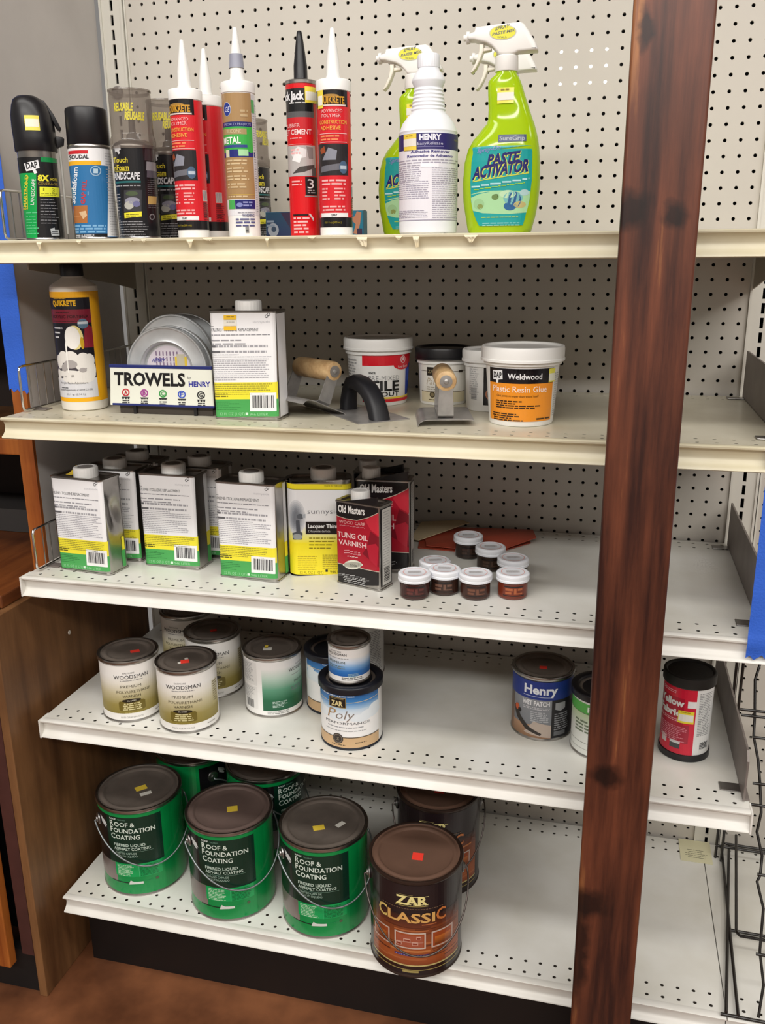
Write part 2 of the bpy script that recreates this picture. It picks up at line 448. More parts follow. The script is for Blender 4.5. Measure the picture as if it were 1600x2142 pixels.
# torn paper left on the top lip
PAPER = M('torn_paper', 'e6dcc0', .8)
for x, w, hgt, q in ((.107, .010, .013, 0), (.175, .009, .008, 1), (.262, .008, .006, 0), (.283, .008, .007, 1), (.358, .012, .012, 0), (.385, .016, .006, 1), (.478, .006, .012, 0), (.545, .014, .006, 0), (.618, .016, .013, 1), (.671, .012, .009, 0), (.695, .009, .015, 1), (.771, .020, .010, 0)):
    bm = bmesh.new(); nx = 5; rows = []
    prof = [(-.4672, -.0025), (-.4688, -.006), (-.4665, -.010), (-.4655, -.015), (-.4675, -.020)]
    kk = 3 if hgt < .01 else (4 if hgt < .016 else 5)
    for j, (py, pz) in enumerate(prof[:kk]):
        f = 1-.75*(j/(kk-1))*(1 if q == 0 else .6)
        rows.append([bm.verts.new((x+(i/nx-.5)*w*f+(w*.3*j/kk if q else 0), py-.0012*j*((i % 2)*.6+.4)-.0006, pz*hgt/.013*(.95+.1*rnd.random()))) for i in range(nx+1)])
    for r0, r1 in zip(rows, rows[1:]):
        for i in range(nx): bm.faces.new((r0[i], r0[i+1], r1[i+1], r1[i]))
    ext = bmesh.ops.extrude_face_region(bm, geom=bm.faces[:])
    for v in [g for g in ext['geom'] if isinstance(g, bmesh.types.BMVert)]: v.co.y += .0004
    mk('torn_paper', bm, PAPER, h1)

# added glowing panel behind twelve pegboard holes, standing in for light beyond
lm = bpy.data.materials.new('glow_emission'); lm.use_nodes = True
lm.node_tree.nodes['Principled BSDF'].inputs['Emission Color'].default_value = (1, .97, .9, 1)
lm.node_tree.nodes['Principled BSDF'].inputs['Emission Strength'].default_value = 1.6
glow = mk('glow_panel', box((29+4.1)*IN, .02, 1.775-4.35*IN, (32+4.9)*IN, .035, 1.775-1.55*IN, .002), lm)
tag(glow, 'white glowing panel added behind twelve pegboard holes left of the post', 'glow')

# wire fences and plates at the shelf ends
def wire_fence(z, label, rods=True):
    t = thing('wire_divider', label, 'shelf divider', (.012, 0, z), 0, 'wire fences at the left shelf ends')
    y0, y1, h, r = -.418, -.03, .078, .0022
    c = .008
    p = [(0, y0+c, .004), (0, y0+.002, .006), (0, y0, .004+c), (0, y0, h-c), (0, y0+.002, h-.002), (0, y0+c, h), (0, y1-c, h), (0, y1, h-c), (0, y1, .004+c), (0, y1-c, .004)]
    mk('rail_loop', tube(p, r, 8, closed=True), CHROME, t, 60)
    y = y0+.026
    while y < y1-.01:
        mk('rod', tube([(0, y, .004), (0, y, h)], .0011, 6), STEEL, t, 60); y += .0215
    mk('clip_plate', box(-.006, y0+.03, .0006, .022, y0+.05, .0022, .0004), GREYPL, t)
    mk('clip_plate', box(-.006, y1-.06, .0006, .022, y1-.04, .0022, .0004), GREYPL, t)
    return t
f1 = wire_fence(S1, 'chrome wire fence at left end of the top shelf, beside the black-capped sprays')
dup(f1, (.006, -.0, S2), 0, 'chrome wire fence at left end of the shelf with the yellow-labelled bottle')
dup(f1, (.010, -.022, S3), 0, 'chrome wire fence beside the dented oblong can')
def plate_fence(z, y0, label):
    t = thing('plate_divider', label, 'shelf divider', (1.199, 0, z), 0, 'grey plate dividers at the right shelf ends')
    bm = extrude_poly([(y0, .002), (-.02, .002), (-.02, .083), (y0+.012, .083), (y0, .07)], 'x', -.0015, .0015)
    mk('plate', bm, GREYPL, t)
    mk('foot_flange', box(-.001, y0+.004, .0008, .009, -.02, .0028, .0004), GREYPL, t)
    mk('clip_plate', box(-.032, y0+.025, .0008, -.001, y0+.048, .0026, .001), STEEL, t)
    mk('clip_plate', box(-.03, -.05, .0008, -.001, -.03, .0026, .001), STEEL, t)
    return t
p1 = plate_fence(S2, -.44, 'grey plate divider at right end of the cream shelf with the tubs')
dup(p1, (1.199, 0, S3), 0, 'grey plate divider behind the blue tape, right end of the jars shelf')
dup(p1, (1.201, 0, S4), 0, 'grey plate divider beside the red-labelled tub')

# ------------------------------------------------------------------ post
kn = ((.060, -.6, 1.430, .018, .020), (.010, -.6, 1.438, .030, .028), (.010, -.6, .485, .045, .030), (.026, -.6, .697, .03, .022), (.014, -.6, 1.625, .010, .03), (.004, -.6, .40, .02, .12))
pm = wood_mat('stained_post', '341610', '713d28', (38, 38, 2.4), .42, [(k[0]-.0435, k[1]+.555, k[2]-1.3, k[3], k[4]) for k in kn], (.36, .60), .2, light='a56c40')
po = mk('wooden_post', box(-.0435, -.0445, -1.3, .0435, .0445, 1.3, .004, seg=3), pm, None, 40)
po.location = (1.008, -.5555, 1.3)
tag(po, 'dark brown stained square wooden post standing in front of the shelves', 'post')

# ------------------------------------------------------------------ left cabinets
WB = wood_mat('brown_cabinet', '5a3a20', '966a42', (22, 22, 2.0), .5, contrast=(.3, .72))
WO = wood_mat('orange_oak', '8a4416', 'c4742f', (34, 34, 2.2), .45, contrast=(.3, .72))
WC = wood_mat('counter_wood', '5a2d15', '8c5026', (30, 2.5, 30), .4, contrast=(.3, .72))
WP = M('dark_stile', '4a2a26', .5, noise=.3, scale=15)
WHTP_ = M('screw_white', 'd8d0c4', .5)
BLK = M('black_toe', '121010', .6, noise=.2)
HG = M('grey_side', 'c2bdba', .55, noise=.12, scale=6)
t = thing('base_cabinet', 'brown wooden base cabinet with plank-like side left of the shelving', 'cabinet', (-.32, -.25, 0))
bm = box(.272, -.265, 0, .289, .24, .800, .0015)
mk('side_panel', bm, WB, t)
mk('countertop', box(-.9, -.225, .800, .276, .24, .825, .003), WC, t)
mk('face_stile', box(.246, -.2652, .095, .272, -.245, .80), WP, t)
mk('face_rail', box(-.9, -.265, .70, .246, -.245, .80), WP, t)
mk('toe_kick', box(-.9, -.255, 0, .271, -.235, .093), BLK, t)
mk('screw_cover', lathe([(0, 0), (.004, 0), (.004, .0012), (.003, .0018), (0, .0018)], 20), WHTP_, t).matrix_local = Matrix.Translation((.289, -.312+.25, .687)) @ Matrix.Rotation(pi/2, 4, 'Y')
d = mk('door', box(.196, -.286, .075, .232, -.266, .69, .002), WO, t)
mk('door_rail', box(-.3, -.286, .075, .196, -.266, .125, .002), WO, d)
mk('door_rail', box(-.3, -.286, .64, .196, -.266, .69, .002), WO, d)
mk('door_pane', box(-.3, -.278, .125, .196, -.274, .64), M('dark_glass', '241a10', .12), d)
mk('interior', box(-.9, -.20, .09, .27, .24, .79), BLK, t)
t = thing('hutch_cabinet', 'open wooden hutch standing on the counter, grey painted side towards the shelving', 'cabinet', (-.3, -.2, .826))
mk('side_panel', box(.262, -.148, 0, .270, .19, 1.5), HG, t)
mk('stile', box(.240, -.156, 0, .2700, -.148, 1.5, .001), WO, t)
mk('shelf_edge', box(-.8, -.150, .222, .240, -.130, .252, .002), WO, t)
mk('shelf_edge', box(-.8, -.150, .482, .240, -.130, .512, .002), WO, t)
mk('shelf_board', box(-.8, -.130, .232, .262, .19, .250), WB, t)
mk('shelf_board', box(-.8, -.130, .492, .262, .19, .510), WB, t)
mk('back_board', box(-.8, .18, 0, .262, .19, 1.5), M('hutch_back', '241813', .8), t)
mk('bottom_rail', box(-.8, .06, 0, .262, .18, .05), M('grey_box', '3b3837', .7), t)

# ------------------------------------------------------------------ blue tape
BT = M('blue_tape', '2f66d6', .62, noise=.12, scale=25, bump=.3, bscale=300)
def tape(x0, x1, z0, z1, y, label, fold=0.):
    bm = bmesh.new(); nx, nz = 9, 30; g = []
    for j in range(nz+1):
        row = []
        for i in range(nx+1):
            f = j/nz; z = z0+(z1-z0)*f
            if j == 0: z += .004*sin(i*2.1)+.006*(i/nx-.5)*(1 if fold else -.5)
            yy = y-.0006-(fold*exp(-((z-z0-.022)/.006)**2) if fold else 0)
            row.append(bm.verts.new((x0+(x1-x0)*i/nx, yy, z)))
        g.append(row)
    for a, b in zip(g, g[1:]):
        for i in range(nx): bm.faces.new((a[i], a[i+1], b[i+1], b[i]))
    ext = bmesh.ops.extrude_face_region(bm, geom=bm.faces[:])
    for v in [q for q in ext['geom'] if isinstance(q, bmesh.types.BMVert)]: v.co.y += .0004
    o = mk('masking_tape', bm, BT, None, 40); return tag(o, label, 'tape')
tape(-.063, -.0245, 1.166, 2.1, -.3558, 'strip of blue masking tape down the orange edge of the hutch at left')
tape(1.175, 1.223, .838, 1.142, -.4691, 'strip of blue masking tape hanging over the right end of the jars shelf', .004)

# ------------------------------------------------------------------ black wire racks on the right
t = thing('wire_rack', 'black wire rack lying flat on the bottom deck of the right bay', 'rack', (1.4, -.2, SB))
def rod(nm, pts, r=.0028): return mk(nm, tube([(a-1.4, b+.2, c-SB) for a, b, c in pts], r, 8), BLACKW, t, 60)
rod('frame_rail', [(1.200, -.462, .2032), (1.62, -.470, .2032)])
rod('frame_rail', [(1.208, -.462, .2085), (1.262, -.02, .2085)])
rod('frame_rail', [(1.226, -.464, .2085), (1.247, -.02, .2085)])
rod('frame_rail', [(1.255, -.02, .2145), (1.62, -.03, .2145)])
rod('frame_rail', [(1.230, -.05, .228), (1.62, -.062, .228)])
rod('cross_rod', [(1.234, -.262, .2032), (1.62, -.272, .2032)])
rod('tray_frame', [(1.273, -.02, .238), (1.240, -.30, .238), (1.240, -.308, .238), (1.244, -.315, .238), (1.62, -.328, .238)])
for x, y in ((1.233, -.05), (1.243, -.06)): rod('rear_upright', [(x, y, .2), (x, y, .70)])
t = thing('wire_rack', 'black wire rack with kinked upright leaning in the right bay', 'rack', (1.4, -.2, SB))
rod('kinked_upright', [(1.247, -.196, .708), (1.239, -.21, .68), (1.240, -.24, .624), (1.239, -.255, .596), (1.247, -.273, .562), (1.251, -.291, .528), (1.254, -.312, .487), (1.248, -.327, .459), (1.257, -.344, .426), (1.255, -.358, .399), (1.250, -.364, .39), (1.261, -.382, .354), (1.257, -.413, .295), (1.264, -.436, .251), (1.257, -.46, .2075)], .0024)
for x, y, z in ((1.216, -.237, .635), (1.218, -.24, .626), (1.237, -.258, .596), (1.239, -.293, .529), (1.236, -.309, .498), (1.250, -.360, .401), (1.251, -.417, .292)):
    rod('cross_rod', [(x, y, z), (x+.3, y-.005, z)], .0026)
for x in (1.34, 1.44, 1.53): rod('upright', [(x, -.199, .708), (x, -.463, .2075)], .0024)
for y, z in ((-.285, .545),): rod('basket_frame', [(1.268, y-.006, z-.06), (1.268, y-.006, z-.01), (1.274, y-.006, z), (1.55, y-.006, z)], .003)
# ------------------------------------------------------------------ paint cans
TIN = M('tin_plate', 'b9b6b2', .28, 1., noise=.25, scale=25)
TINLID = M('tin_lid', '8a7f76', .30, .55, noise=.35, scale=18)
BROWNLID = M('brown_lid', '76594a', .45, .2, noise=.2, scale=14)
DUSTLID = M('dusty_lid', '74615a', .5, .3, noise=.25, scale=12)
BLKPL = M('black_plastic', '17161a', .35)
NAVYPL = M('navy_plastic', '15171f', .4)
WHTPL = M('white_plastic', 'f0efec', .4)
WHTPL2 = M('cool_white_plastic', 'eef0f6', .42)
WIRE = M('bail_wire', '8f9698', .4, .8)
RED = M('red_sticker', 'f23c2c', .7); YEL = M('yellow_sticker', 'e6c840', .7); OFFW = M('white_sticker', 'd8d6cc', .7)

def can_body(R, h, par, mat=None, lid=None, ribs=True):
    p = [(0, .003), (R-.006, .003), (R-.003, 0), (R-.0005, .0), (R+.0004, .0015), (R+.0004, .003), (R-.0012, .0045), (R-.0012, h-.0085), (R-.0004, h-.008), (R+.0012, h-.006), (R+.0016, h-.003), (R+.0008, h-.0004), (R-.001, h), (R-.003, h-.0004), (R-.0045, h-.003), (R-.0065, h-.006), (0, h-.006)]
    mk('body', lathe(p), mat or TIN, par, 50)
    L = [(0, h-.0048), (R*.55, h-.0048), (R-.019, h-.0046), (R-.0175, h-.0038), (R-.0155, h-.0012), (R-.0135, h-.0006), (R-.0105, h-.001), (R-.0085, h-.0022), (R-.0068, h-.0022), (R-.0050, h-.0008), (R-.0046, h-.0028), (R-.0060, h-.0055), (0, h-.0056)]
    mk('lid', lathe(L), lid or TINLID, par, 40)
def overcap(R, h, par, mat, hh=.012):
    p = [(0, h-.006), (R-.013, h-.006), (R-.011, h-.0055), (R-.0095, h-.001), (R-.008, h), (R+.001, h), (R+.0022, h-.001), (R+.0026, h-.003), (R+.0024, h-hh), (R+.0008, h-hh), (R+.0006, h-.006), (R-.005, h-.0065), (0, h-.0068)]
    mk('plastic_lid', lathe(p), mat, par, 40)
def bail(R, zear, drop, par, ang=0., extra=.006, mat=None):
    for s in (-1, 1):
        q = lathe([(0, 0), (.011, 0), (.0115, .001), (.0105, .003), (.006, .0042), (.005, .0065), (.0, .0075)], 20)
        bmesh.ops.rotate(q, cent=(0, 0, 0), matrix=Matrix.Rotation(pi/2, 3, 'Y') if s > 0 else Matrix.Rotation(-pi/2, 3, 'Y'), verts=q.verts[:])
        bmesh.ops.translate(q, vec=(s*(R-.001), 0, zear), verts=q.verts[:])
        bmesh.ops.rotate(q, cent=(0, 0, 0), matrix=Matrix.Rotation(ang, 3, 'Z'), verts=q.verts[:])
        mk('bail_ear', q, STEEL, par, 40)
    A = R+extra+.002; F = R+extra; pts = []
    pts.append((R*1.0+.002, 0, zear+.001))
    for i in range(41):
        t = pi*i/40
        pts.append((A*cos(t), -F*sin(t)**.85 if sin(t) > 0 else 0, zear-.003-drop*sin(t)**1.15 if sin(t) > 0 else zear-.003))
    pts.append((-R-.002, 0, zear+.001))
    c, s_ = cos(ang), sin(ang)
    mk('bail_handle', tube([(c*x-s_*y, s_*x+c*y, z) for x, y, z in pts], .0016, 8), mat or WIRE, par, 60)
def sticker(par, x, y, z, w, d, rot, mat, sec=None):
    bm = box(-w/2, -d/2, 0, w/2, d/2, .0004)
    bmesh.ops.rotate(bm, cent=(0, 0, 0), matrix=Matrix.Rotation(rot, 3, 'Z'), verts=bm.verts[:]); bmesh.ops.translate(bm, vec=(x, y, z), verts=bm.verts[:])
    o = mk('price_sticker', bm, mat, par)
    return o

# --- three + two green gallons
def art_green(c0, Rpx, yb, k, b, slope):
    a = Art(cylP(c0, Rpx, .0815, yb, k, b, slope, 900), k)
    return a
def green_gallon(loc, label, ang, lid, front=True):
    R, h = .0815, .191
    t = thing('gallon_pail', label, 'paint can', loc, facing(loc[0], loc[1])+ang, 'green gallon pails on the bottom deck')
    can_body(R, h, t, lid=lid)
    # layout in pixels of an enlarged view, centre 510 wide 320, front base line 1140
    a = Art(cylP(510, 318, R, 1140, 640/.181, 95), 640/.181)
    GR, DG = '0aa050', '0b2f22'
    k = 640/.181; full = pi*R
    def raw(u0, v0, u1, v1, c, l, c2=None):
        n = max(1, int(abs(u1-u0)/.006))
        for i in range(n):
            p, q = u0+(u1-u0)*i/n, u0+(u1-u0)*(i+1)/n
            a.F.append(([(p, v0)+lin(c2 or c), (q, v0)+lin(c2 or c), (q, v1)+lin(c), (p, v1)+lin(c)], l))
    raw(-full, .0052, full, h-.0088, '0a8c46', 0)
    raw(-.135, .0535+.02, .036, .1755, DG, 1)
    raw(-.135, .073, -.0735, .1755, '141216', 2)
    raw(-.135, .030, -.060, .073, '6f6663', 1, '8a7f7a')
    raw(-.062, .044, .030, .073, '12a458', 2)
    raw(.036, .008, .06, h-.012, '07803f', 1)
    raw(-full, .008, -.150, h-.012, '0a7e40', 1)
    # left logo: pale house wedge
    for pts in ([(-.094, .166), (-.078, .158), (-.074, .150), (-.082, .152), (-.093, .158)], [(-.090, .158), (-.076, .148), (-.078, .145), (-.091, .153)]):
        a.F.append(([p+lin('d9dcdc') for p in pts], 3))
    def T(s_, u, v, hh, c, w=None, bb=.012, sl=0):
        vs, fs, tw = glyphs(s_, bb); sy = hh/CAPH; sx = w/tw if w else sy*.9
        for f in fs: a.F.append(([(u+vs[i][0]*sx, v+vs[i][1]*sy)+lin(c) for i in f], 4))
    W = 'd8e4da'
    T('ROOF', -.0645, .1690, .0034, 'e6ece8', .014, .02); T('TECHNO', -.047, .1690, .0026, '6c8f80', .016)
    for s_, v, ww in (('ROOF &', .1555, .050), ('FOUNDATION', .1420, .0875), ('COATING', .1280, .058)):
        T(s_[0], -.0645, v, .0112, W, None, .02)
        i = glyphs(s_[0], .02)[2]*.0112/CAPH*.9+.0014
        T(s_[1:], -.0645+i, v, .0092, W, ww-i, .02)
    T('FIBERED LIQUID', -.0600, .1120, .0060, 'c2d4c8', .062, .02); T('ASPHALT COATING', -.0600, .1035, .0060, 'c2d4c8', .071, .02)
    raw(-.060, .1005, .016, .1009, '8fb0a0', 4)
    T('FIBROSO CAPA DE', -.0575, .0945, .0042, '9fb8aa', .042); T('ASFALTO LIQUIDO', -.0575, .0885, .0042, '9fb8aa', .043)
    def Ln(u0, u1, v, n, p, c, rag=.3):
        for i in range(n):
            e = u1-(u1-u0)*rag*rnd.random(); x = u0
            while x < e:
                q = min(e, x+p*(.8+2.5*rnd.random())); a.F.append(([(x, v-i*p-p*.5)+lin(c), (q, v-i*p-p*.5)+lin(c), (q, v-i*p)+lin(c), (x, v-i*p)+lin(c)], 4)); x = q+p*.4
    Ln(-.057, -.022, .070, 8, .0032, 'b8e0c0'); Ln(-.012, .024, .070, 9, .0028, '0b6a38', .15)
    raw(-.0145, .044, -.0138, .072, '58c48a', 4)
    raw(-.075, .0295, -.036, .0315, '12251c', 4)
    a.F.append(([(u, v)+lin('d9ddd8') for u, v in ((-.036, .027), (-.026, .028), (-.008, .0285), (-.008, .0335), (-.026, .0335), (-.032, .0365), (-.034, .033))], 5))
    Ln(-.004, .014, .0345, 1, .002, '2f8a58')
    a.F.append(([(.018+.0032*cos(i*pi/8), .0345+.0032*sin(i*pi/8))+lin('4a5a3c') for i in range(16)], 5))
    if front: a.build('label', cylmap(R-.0012), .0065, t, PRINTG)
    bail(R, .150, .078, t, radians(14)-0*ang)
    return t
g1 = green_gallon((.1139, -.3531, SB), 'green gallon pail at the left end of the bottom deck', radians(0), TINLID)
sticker(g1, .004, .000, .1864, .022, .015, .25, YEL); sticker(g1, .012, -.022, .1864, .022, .010, .2, OFFW)
g2 = green_gallon((.3144, -.3745, SB), 'green gallon pail with dusty brown lid, second from left in the front row', radians(5), DUSTLID)
sticker(g2, .006, -.002, .1864, .020, .017, -.1, YEL)
g3 = green_gallon((.5020, -.3750, SB), 'green gallon pail right beside the dark wood-stain pail', radians(6), TINLID)
sticker(g3, -.010, -.012, .1864, .021, .014, .05, YEL); sticker(g3, .030, -.010, .1864, .018, .010, .6, OFFW)
green_gallon((.3205, -.2020, SB), 'green gallon pail in deep shade behind the dusty-lidded one', radians(62), TINLID)
green_gallon((.1480, -.1780, SB), 'green gallon pail farthest back, behind the leftmost one', radians(100), TINLID)

# --- two dark wood stain gallons
def stain_gallon(loc, label, ang):
    R, h = .0815, .195
    t = thing('gallon_pail', label, 'paint can', loc, facing(loc[0], loc[1])+ang, 'wood-stain gallon pails')
    can_body(R, h, t, M('dark_pail', '33251f', .3, .2), BROWNLID)
    a = Art(lambda x, y: (x, y), 1.)
    def raw(u0, v0, u1, v1, c, l, c2=None):
        n = max(1, int(abs(u1-u0)/.006))
        for i in range(n):
            p, q = u0+(u1-u0)*i/n, u0+(u1-u0)*(i+1)/n
            a.F.append(([(p, v0)+lin(c2 or c), (q, v0)+lin(c2 or c), (q, v1)+lin(c), (p, v1)+lin(c)], l))
    def T(s_, u, v, hh, c, w=None, bb=.02, l=6):
        vs, fs, tw = glyphs(s_, bb); sy = hh/CAPH; sx = w/tw if w else sy*.9
        for f in fs: a.F.append(([(u-tw*sx/2+vs[i][0]*sx, v+vs[i][1]*sy)+lin(c) for i in f], l))
    def serif(xs, v, hh, c):
        for x, w in xs:
            for z in (v, v+hh-.0012): raw(x-w/2, z, x+w/2, z+.0012, c, 6)
    F = pi*R
    raw(-F, .0052, F, h-.0088, '241a1c', 0)
    raw(-.092, .1035, .092, .128, '2a1a18', 1, '6a3420'); raw(-.092, .040, .092, .1035, '7c3f22', 1, 'a8572c'); raw(-.092, .026, .092, .040, 'a8572c', 1, '8a4424')
    for i in range(26):
        u = -.09+.18*rnd.random(); v = .032+.08*rnd.random(); w = .012+.03*rnd.random(); hh = .0015+.002*rnd.random()
        raw(max(-.092, u-w), v, min(.092, u+w), v+hh, rnd.choice(('c47a44', '5c2c1a', '6c3824', 'b0653a')), 2)
    raw(-.092, .0235, .092, .0262, 'c9b878', 3); raw(-.092, .0165, .092, .0235, '2c1712', 3); raw(-.092, .0150, .092, .0165, 'a89858', 3)
    raw(-.022, .0105, .006, .0145, 'a8985c', 4)
    # three framed pictures
    for u0, u1, f in ((-.084, -.046, 0), (-.036, .018, 1), (.028, .072, 2)):
        raw(u0, .060, u1, .0925, 'cdb9ac', 4); raw(u0+.0025, .0625, u1-.0025, .090, 'a04a22', 5)
        if f == 1:
            raw(u0+.004, .0635, u1-.004, .087, 'a4553c', 6); raw(u0+.004, .073, u1-.004, .0735, 'd8b8a8', 7)
            for x, z, w in ((-.028, .060, .010), (-.014, .068, .012), (.000, .062, .010), (.006, .073, .008)): raw(x-w/2, z+.006, x+w/2, z+.0125, 'd2a290', 7); raw(x-w/2+.001, z+.007, x+w/2-.001, z+.0105, '8c3a26', 8)
        else: raw(u0+.006, .0645, u1-.006, .081, 'c8702e', 6, '6c3216')
    raw(-.036, .0445, .024, .0485, '3a2a6c', 5)
    for i in range(12): raw(-.034+i*.0047, .0455, -.031+i*.0047, .0475, '8c80b0', 6)
    Y = 'e8dc94'
    T('ZAR', -.006, .149, .0165, Y, .055, .035); raw(-.034, .1455, .022, .1464, 'b8a860', 5); raw(-.030, .1675, -.004, .1683, '8a7c50', 5)
    serif(((-.0195, .006), (-.0105, .008), (.0005, .008), (.011, .007), (.0195, .006)), .149, .0165, Y)
    T('C', -.0600, .1135, .023, 'd8bc6c', .019, .02); T('LASSI', -.0075, .1135, .0185, 'd9a860', .083, .025); T('C', .0455, .1135, .023, 'c8763c', .019, .02)
    for i in range(24): raw(-.060+i*.0046, .1395, -.0568+i*.0046, .1412, '6a5340', 5)
    a.build('label', cylmap(R-.0012), .0065, t, PRINTG)
    bail(R, .158, .104, t, radians(8), .007, M('dark_wire', '5c5450', .4, .8))
    sticker(t, .003, -.010, h-.0046, .019, .019, -.12, RED)
    return t
stain_gallon((.6868, -.4229, SB), 'dark wood-stain gallon pail overhanging the front edge of the bottom deck', radians(-1))
stain_gallon((.6885, -.2200, SB), 'dark wood-stain gallon pail standing behind another, near the bare deck', radians(-3))

# --- quart cans
def quart(name, label, group, x, y, z, ang, R, h, lid, artf, over=None, body=None):
    t = thing(name, label, 'paint can', (x, y, z), facing(x, y)+ang, group)
    can_body(R, h-(.004 if over else 0), t, body, lid)
    if over: overcap(R, h, t, over)
    a = Art(lambda p, q: (p, q), 1.)
    def raw(u0, v0, u1, v1, c, l, c2=None):
        n = max(1, int(abs(u1-u0)/.005))
        for i in range(n):
            p, q = u0+(u1-u0)*i/n, u0+(u1-u0)*(i+1)/n
            a.F.append(([(p, v0)+lin(c2 or c), (q, v0)+lin(c2 or c), (q, v1)+lin(c), (p, v1)+lin(c)], l))
    def T(s_, u, v, hh, c, w=None, bb=.0, l=5, sh=0):
        vs, fs, tw = glyphs(s_, bb); sy = hh/CAPH; sx = w/tw if w else sy*.9
        for f in fs: a.F.append(([(u-tw*sx/2+vs[i][0]*sx+sh*vs[i][1]*sy, v+vs[i][1]*sy)+lin(c) for i in f], l))
    def Ln(u0, u1, v, n, p, c, rag=.3, l=4, cen=False, th=.5):
        for i in range(n):
            d = (u1-u0)*rag*rnd.random(); e = u1-d; x_ = u0
            if cen: x_ += d/2; e = u1-d/2
            while x_ < e:
                q = min(e, x_+p*(.8+2.5*rnd.random())); a.F.append(([(x_, v-i*p-p*th)+lin(c), (q, v-i*p-p*th)+lin(c), (q, v-i*p)+lin(c), (x_, v-i*p)+lin(c)], l)); x_ = q+p*.4
    def El(u, v, ru, rv, c, l=4, n=20): a.F.append(([(u+ru*cos(2*pi*i/n), v+rv*sin(2*pi*i/n))+lin(c) for i in range(n)], l))
    def Po(pts, c, l=4): a.F.append(([p+lin(c) for p in pts], l))
    artf(R, h, raw, T, Ln, El, Po)
    a.build('label', cylmap(R-.0012), .005, t, PRINT)
    return t
def art_varnish(gloss):
    def f(R, h, raw, T, Ln, El, Po):
        F = pi*R; g = 'f0eeea'
        raw(-F, .005, F, h-.0088, g, 0)
        w = .075
        for v0, v1, ca, cb in ((.078, .092, 'f0eeea', 'e8e4d8'), (.058, .078, 'e8e4d8', 'c8bf9a'), (.036, .058, 'c8bf9a', '9a8c4c'), (.0185, .036, '9a8c4c', '887a34')):
            raw(-w, v0, w, v1, ca, 1, cb)
        raw(.055, .042, .075, .088, 'ded8c4', 2, 'b4a870'); Ln(.058, .072, .086, 9, .0045, '8d8460')
        T('EASYCARE', -.004, .0965, .0026, '6a6a6c', .020); T('WOODSMAN', 0, .0865, .0072, '2c2c30', .062, .0)
        Ln(-.02, .02, .0835, 1, .0024, '8c8c8c', 0, cen=True)
        T('PREMIUM', -.002, .0690, .0052, '5a5648', .036, -.004); T('POLYURETHANE', .002, .0585, .0052, '5a5440', .060, -.004); T('VARNISH', -.002, .0500, .0052, '4c462e', .032, -.004)
        El(-.003, .0435, .017, .0036, '241e12', 4); T('OIL BASED', -.003, .0423, .0024, 'd8d4c4', .016, .01, 6)
        Po([(-.024, .0425), (-.026, .040), (-.026, .026), (-.023, .0235), (.019, .0235), (.021, .026), (.021, .040), (.018, .0425)], '6f6124', 3)
        Ln(-.020, .015, .0385, 4, .0038, 'd8d09c', .3, cen=True)
        Ln(-.016, .012, .0200, 1, .0020, 'c4b878', 0)
        T('MATE CLEAR '+gloss, -.004, .0095, .0030, '8a8884', .040); Ln(.040, .058, .0125, 1, .003, '9a9894', 0)
    return f
VG = 'varnish cans with gold-fading labels'
v1 = quart('varnish_can', 'gold-fading varnish can at the front left, red sticker right of lid centre', VG, .1410, -.3880, S4, radians(1), .0535, .121, None, art_varnish('SEMI-GLOSS'))
sticker(v1, .012, -.004, .1166, .016, .010, .08, RED)
v2 = quart('varnish_can', 'gold-fading varnish can nearest the shelf lip, torn red sticker on its lid', VG, .2618, -.3995, S4, radians(-10), .0535, .121, None, art_varnish('GLOSS'))
sticker(v2, -.001, -.004, .1166, .015, .013, .2, RED); sticker(v2, -.004, -.004, .1163, .020, .006, .7, OFFW); sticker(v2, .001, .002, .1163, .006, .018, .2, OFFW)
v3 = quart('varnish_can', 'gold-fading varnish can half hidden behind the torn-sticker one', VG, .2532, -.2683, S4, radians(-3), .0535, .121, None, art_varnish('GLOSS'))
sticker(v3, .002, .002, .1166, .012, .009, .1, RED)
quart('varnish_can', 'gold-fading varnish can farthest back, its lid cut off by the shelf above', VG, .1560, -.1800, S4, radians(-28), .0535, .121, None, art_varnish('GLOSS'))

def art_fade(cols, name):
    def f(R, h, raw, T, Ln, El, Po):
        F = pi*R
        raw(-F, .005, F, h-.0088, 'efeeec', 0)
        w = .078; top = h-.022
        n = len(cols)
        vs_ = [.014+(top-.014)*i/(n-1) for i in range(n)]
        for i in range(n-1): raw(-w, vs_[i], w, vs_[i+1], cols[i+1], 1, cols[i])
        T('EASYCARE', .0, h*.80, .0026, '6a6a6c', .020); T(name, 0, h*.72, .0066*R/.0535, '2c2c30', .056*R/.0535)
        Ln(-.022, .022, h*.66, 1, .0022, '9a9a9a', 0); T('PREMIUM', 0, h*.52, .0045, '4a5a54', .032); Ln(-.025*R/.0535, .025*R/.0535, h*.46, 2, .0050*R/.0535, '6a7a78', .2, cen=True, th=.45)
        Ln(-.06, -.032, h*.27, 5, h*.022, 'c8dcd4', .4, th=.4); Ln(.03*R/.0535, .062*R/.0535, h*.27, 5, h*.022, 'a8c8c0', .4, th=.4)
        Ln(-.070, -.03, .0125, 2, .0032, '9a9a98', .1); Ln(.01, .05, .0125, 2, .0032, '7a7a78', .1)
        raw(-F+.012, h*.52, -.088, h*.90, 'e2e1df', 1); raw(-F+.012, .015, -.088, h*.50, 'e6e5e3', 1)
        Ln(-F+.016, -.092, h*.88, 12, h*.026, 'b4b4b4', .2); Ln(-F+.016, -.092, h*.48, 8, h*.026, 'b8b8b8', .2)
        for i in range(9): raw(-.118+i*.0024, .016, -.1168+i*.0024+.0006*(i % 2), .032, '6a6a6a', 3)
    return f
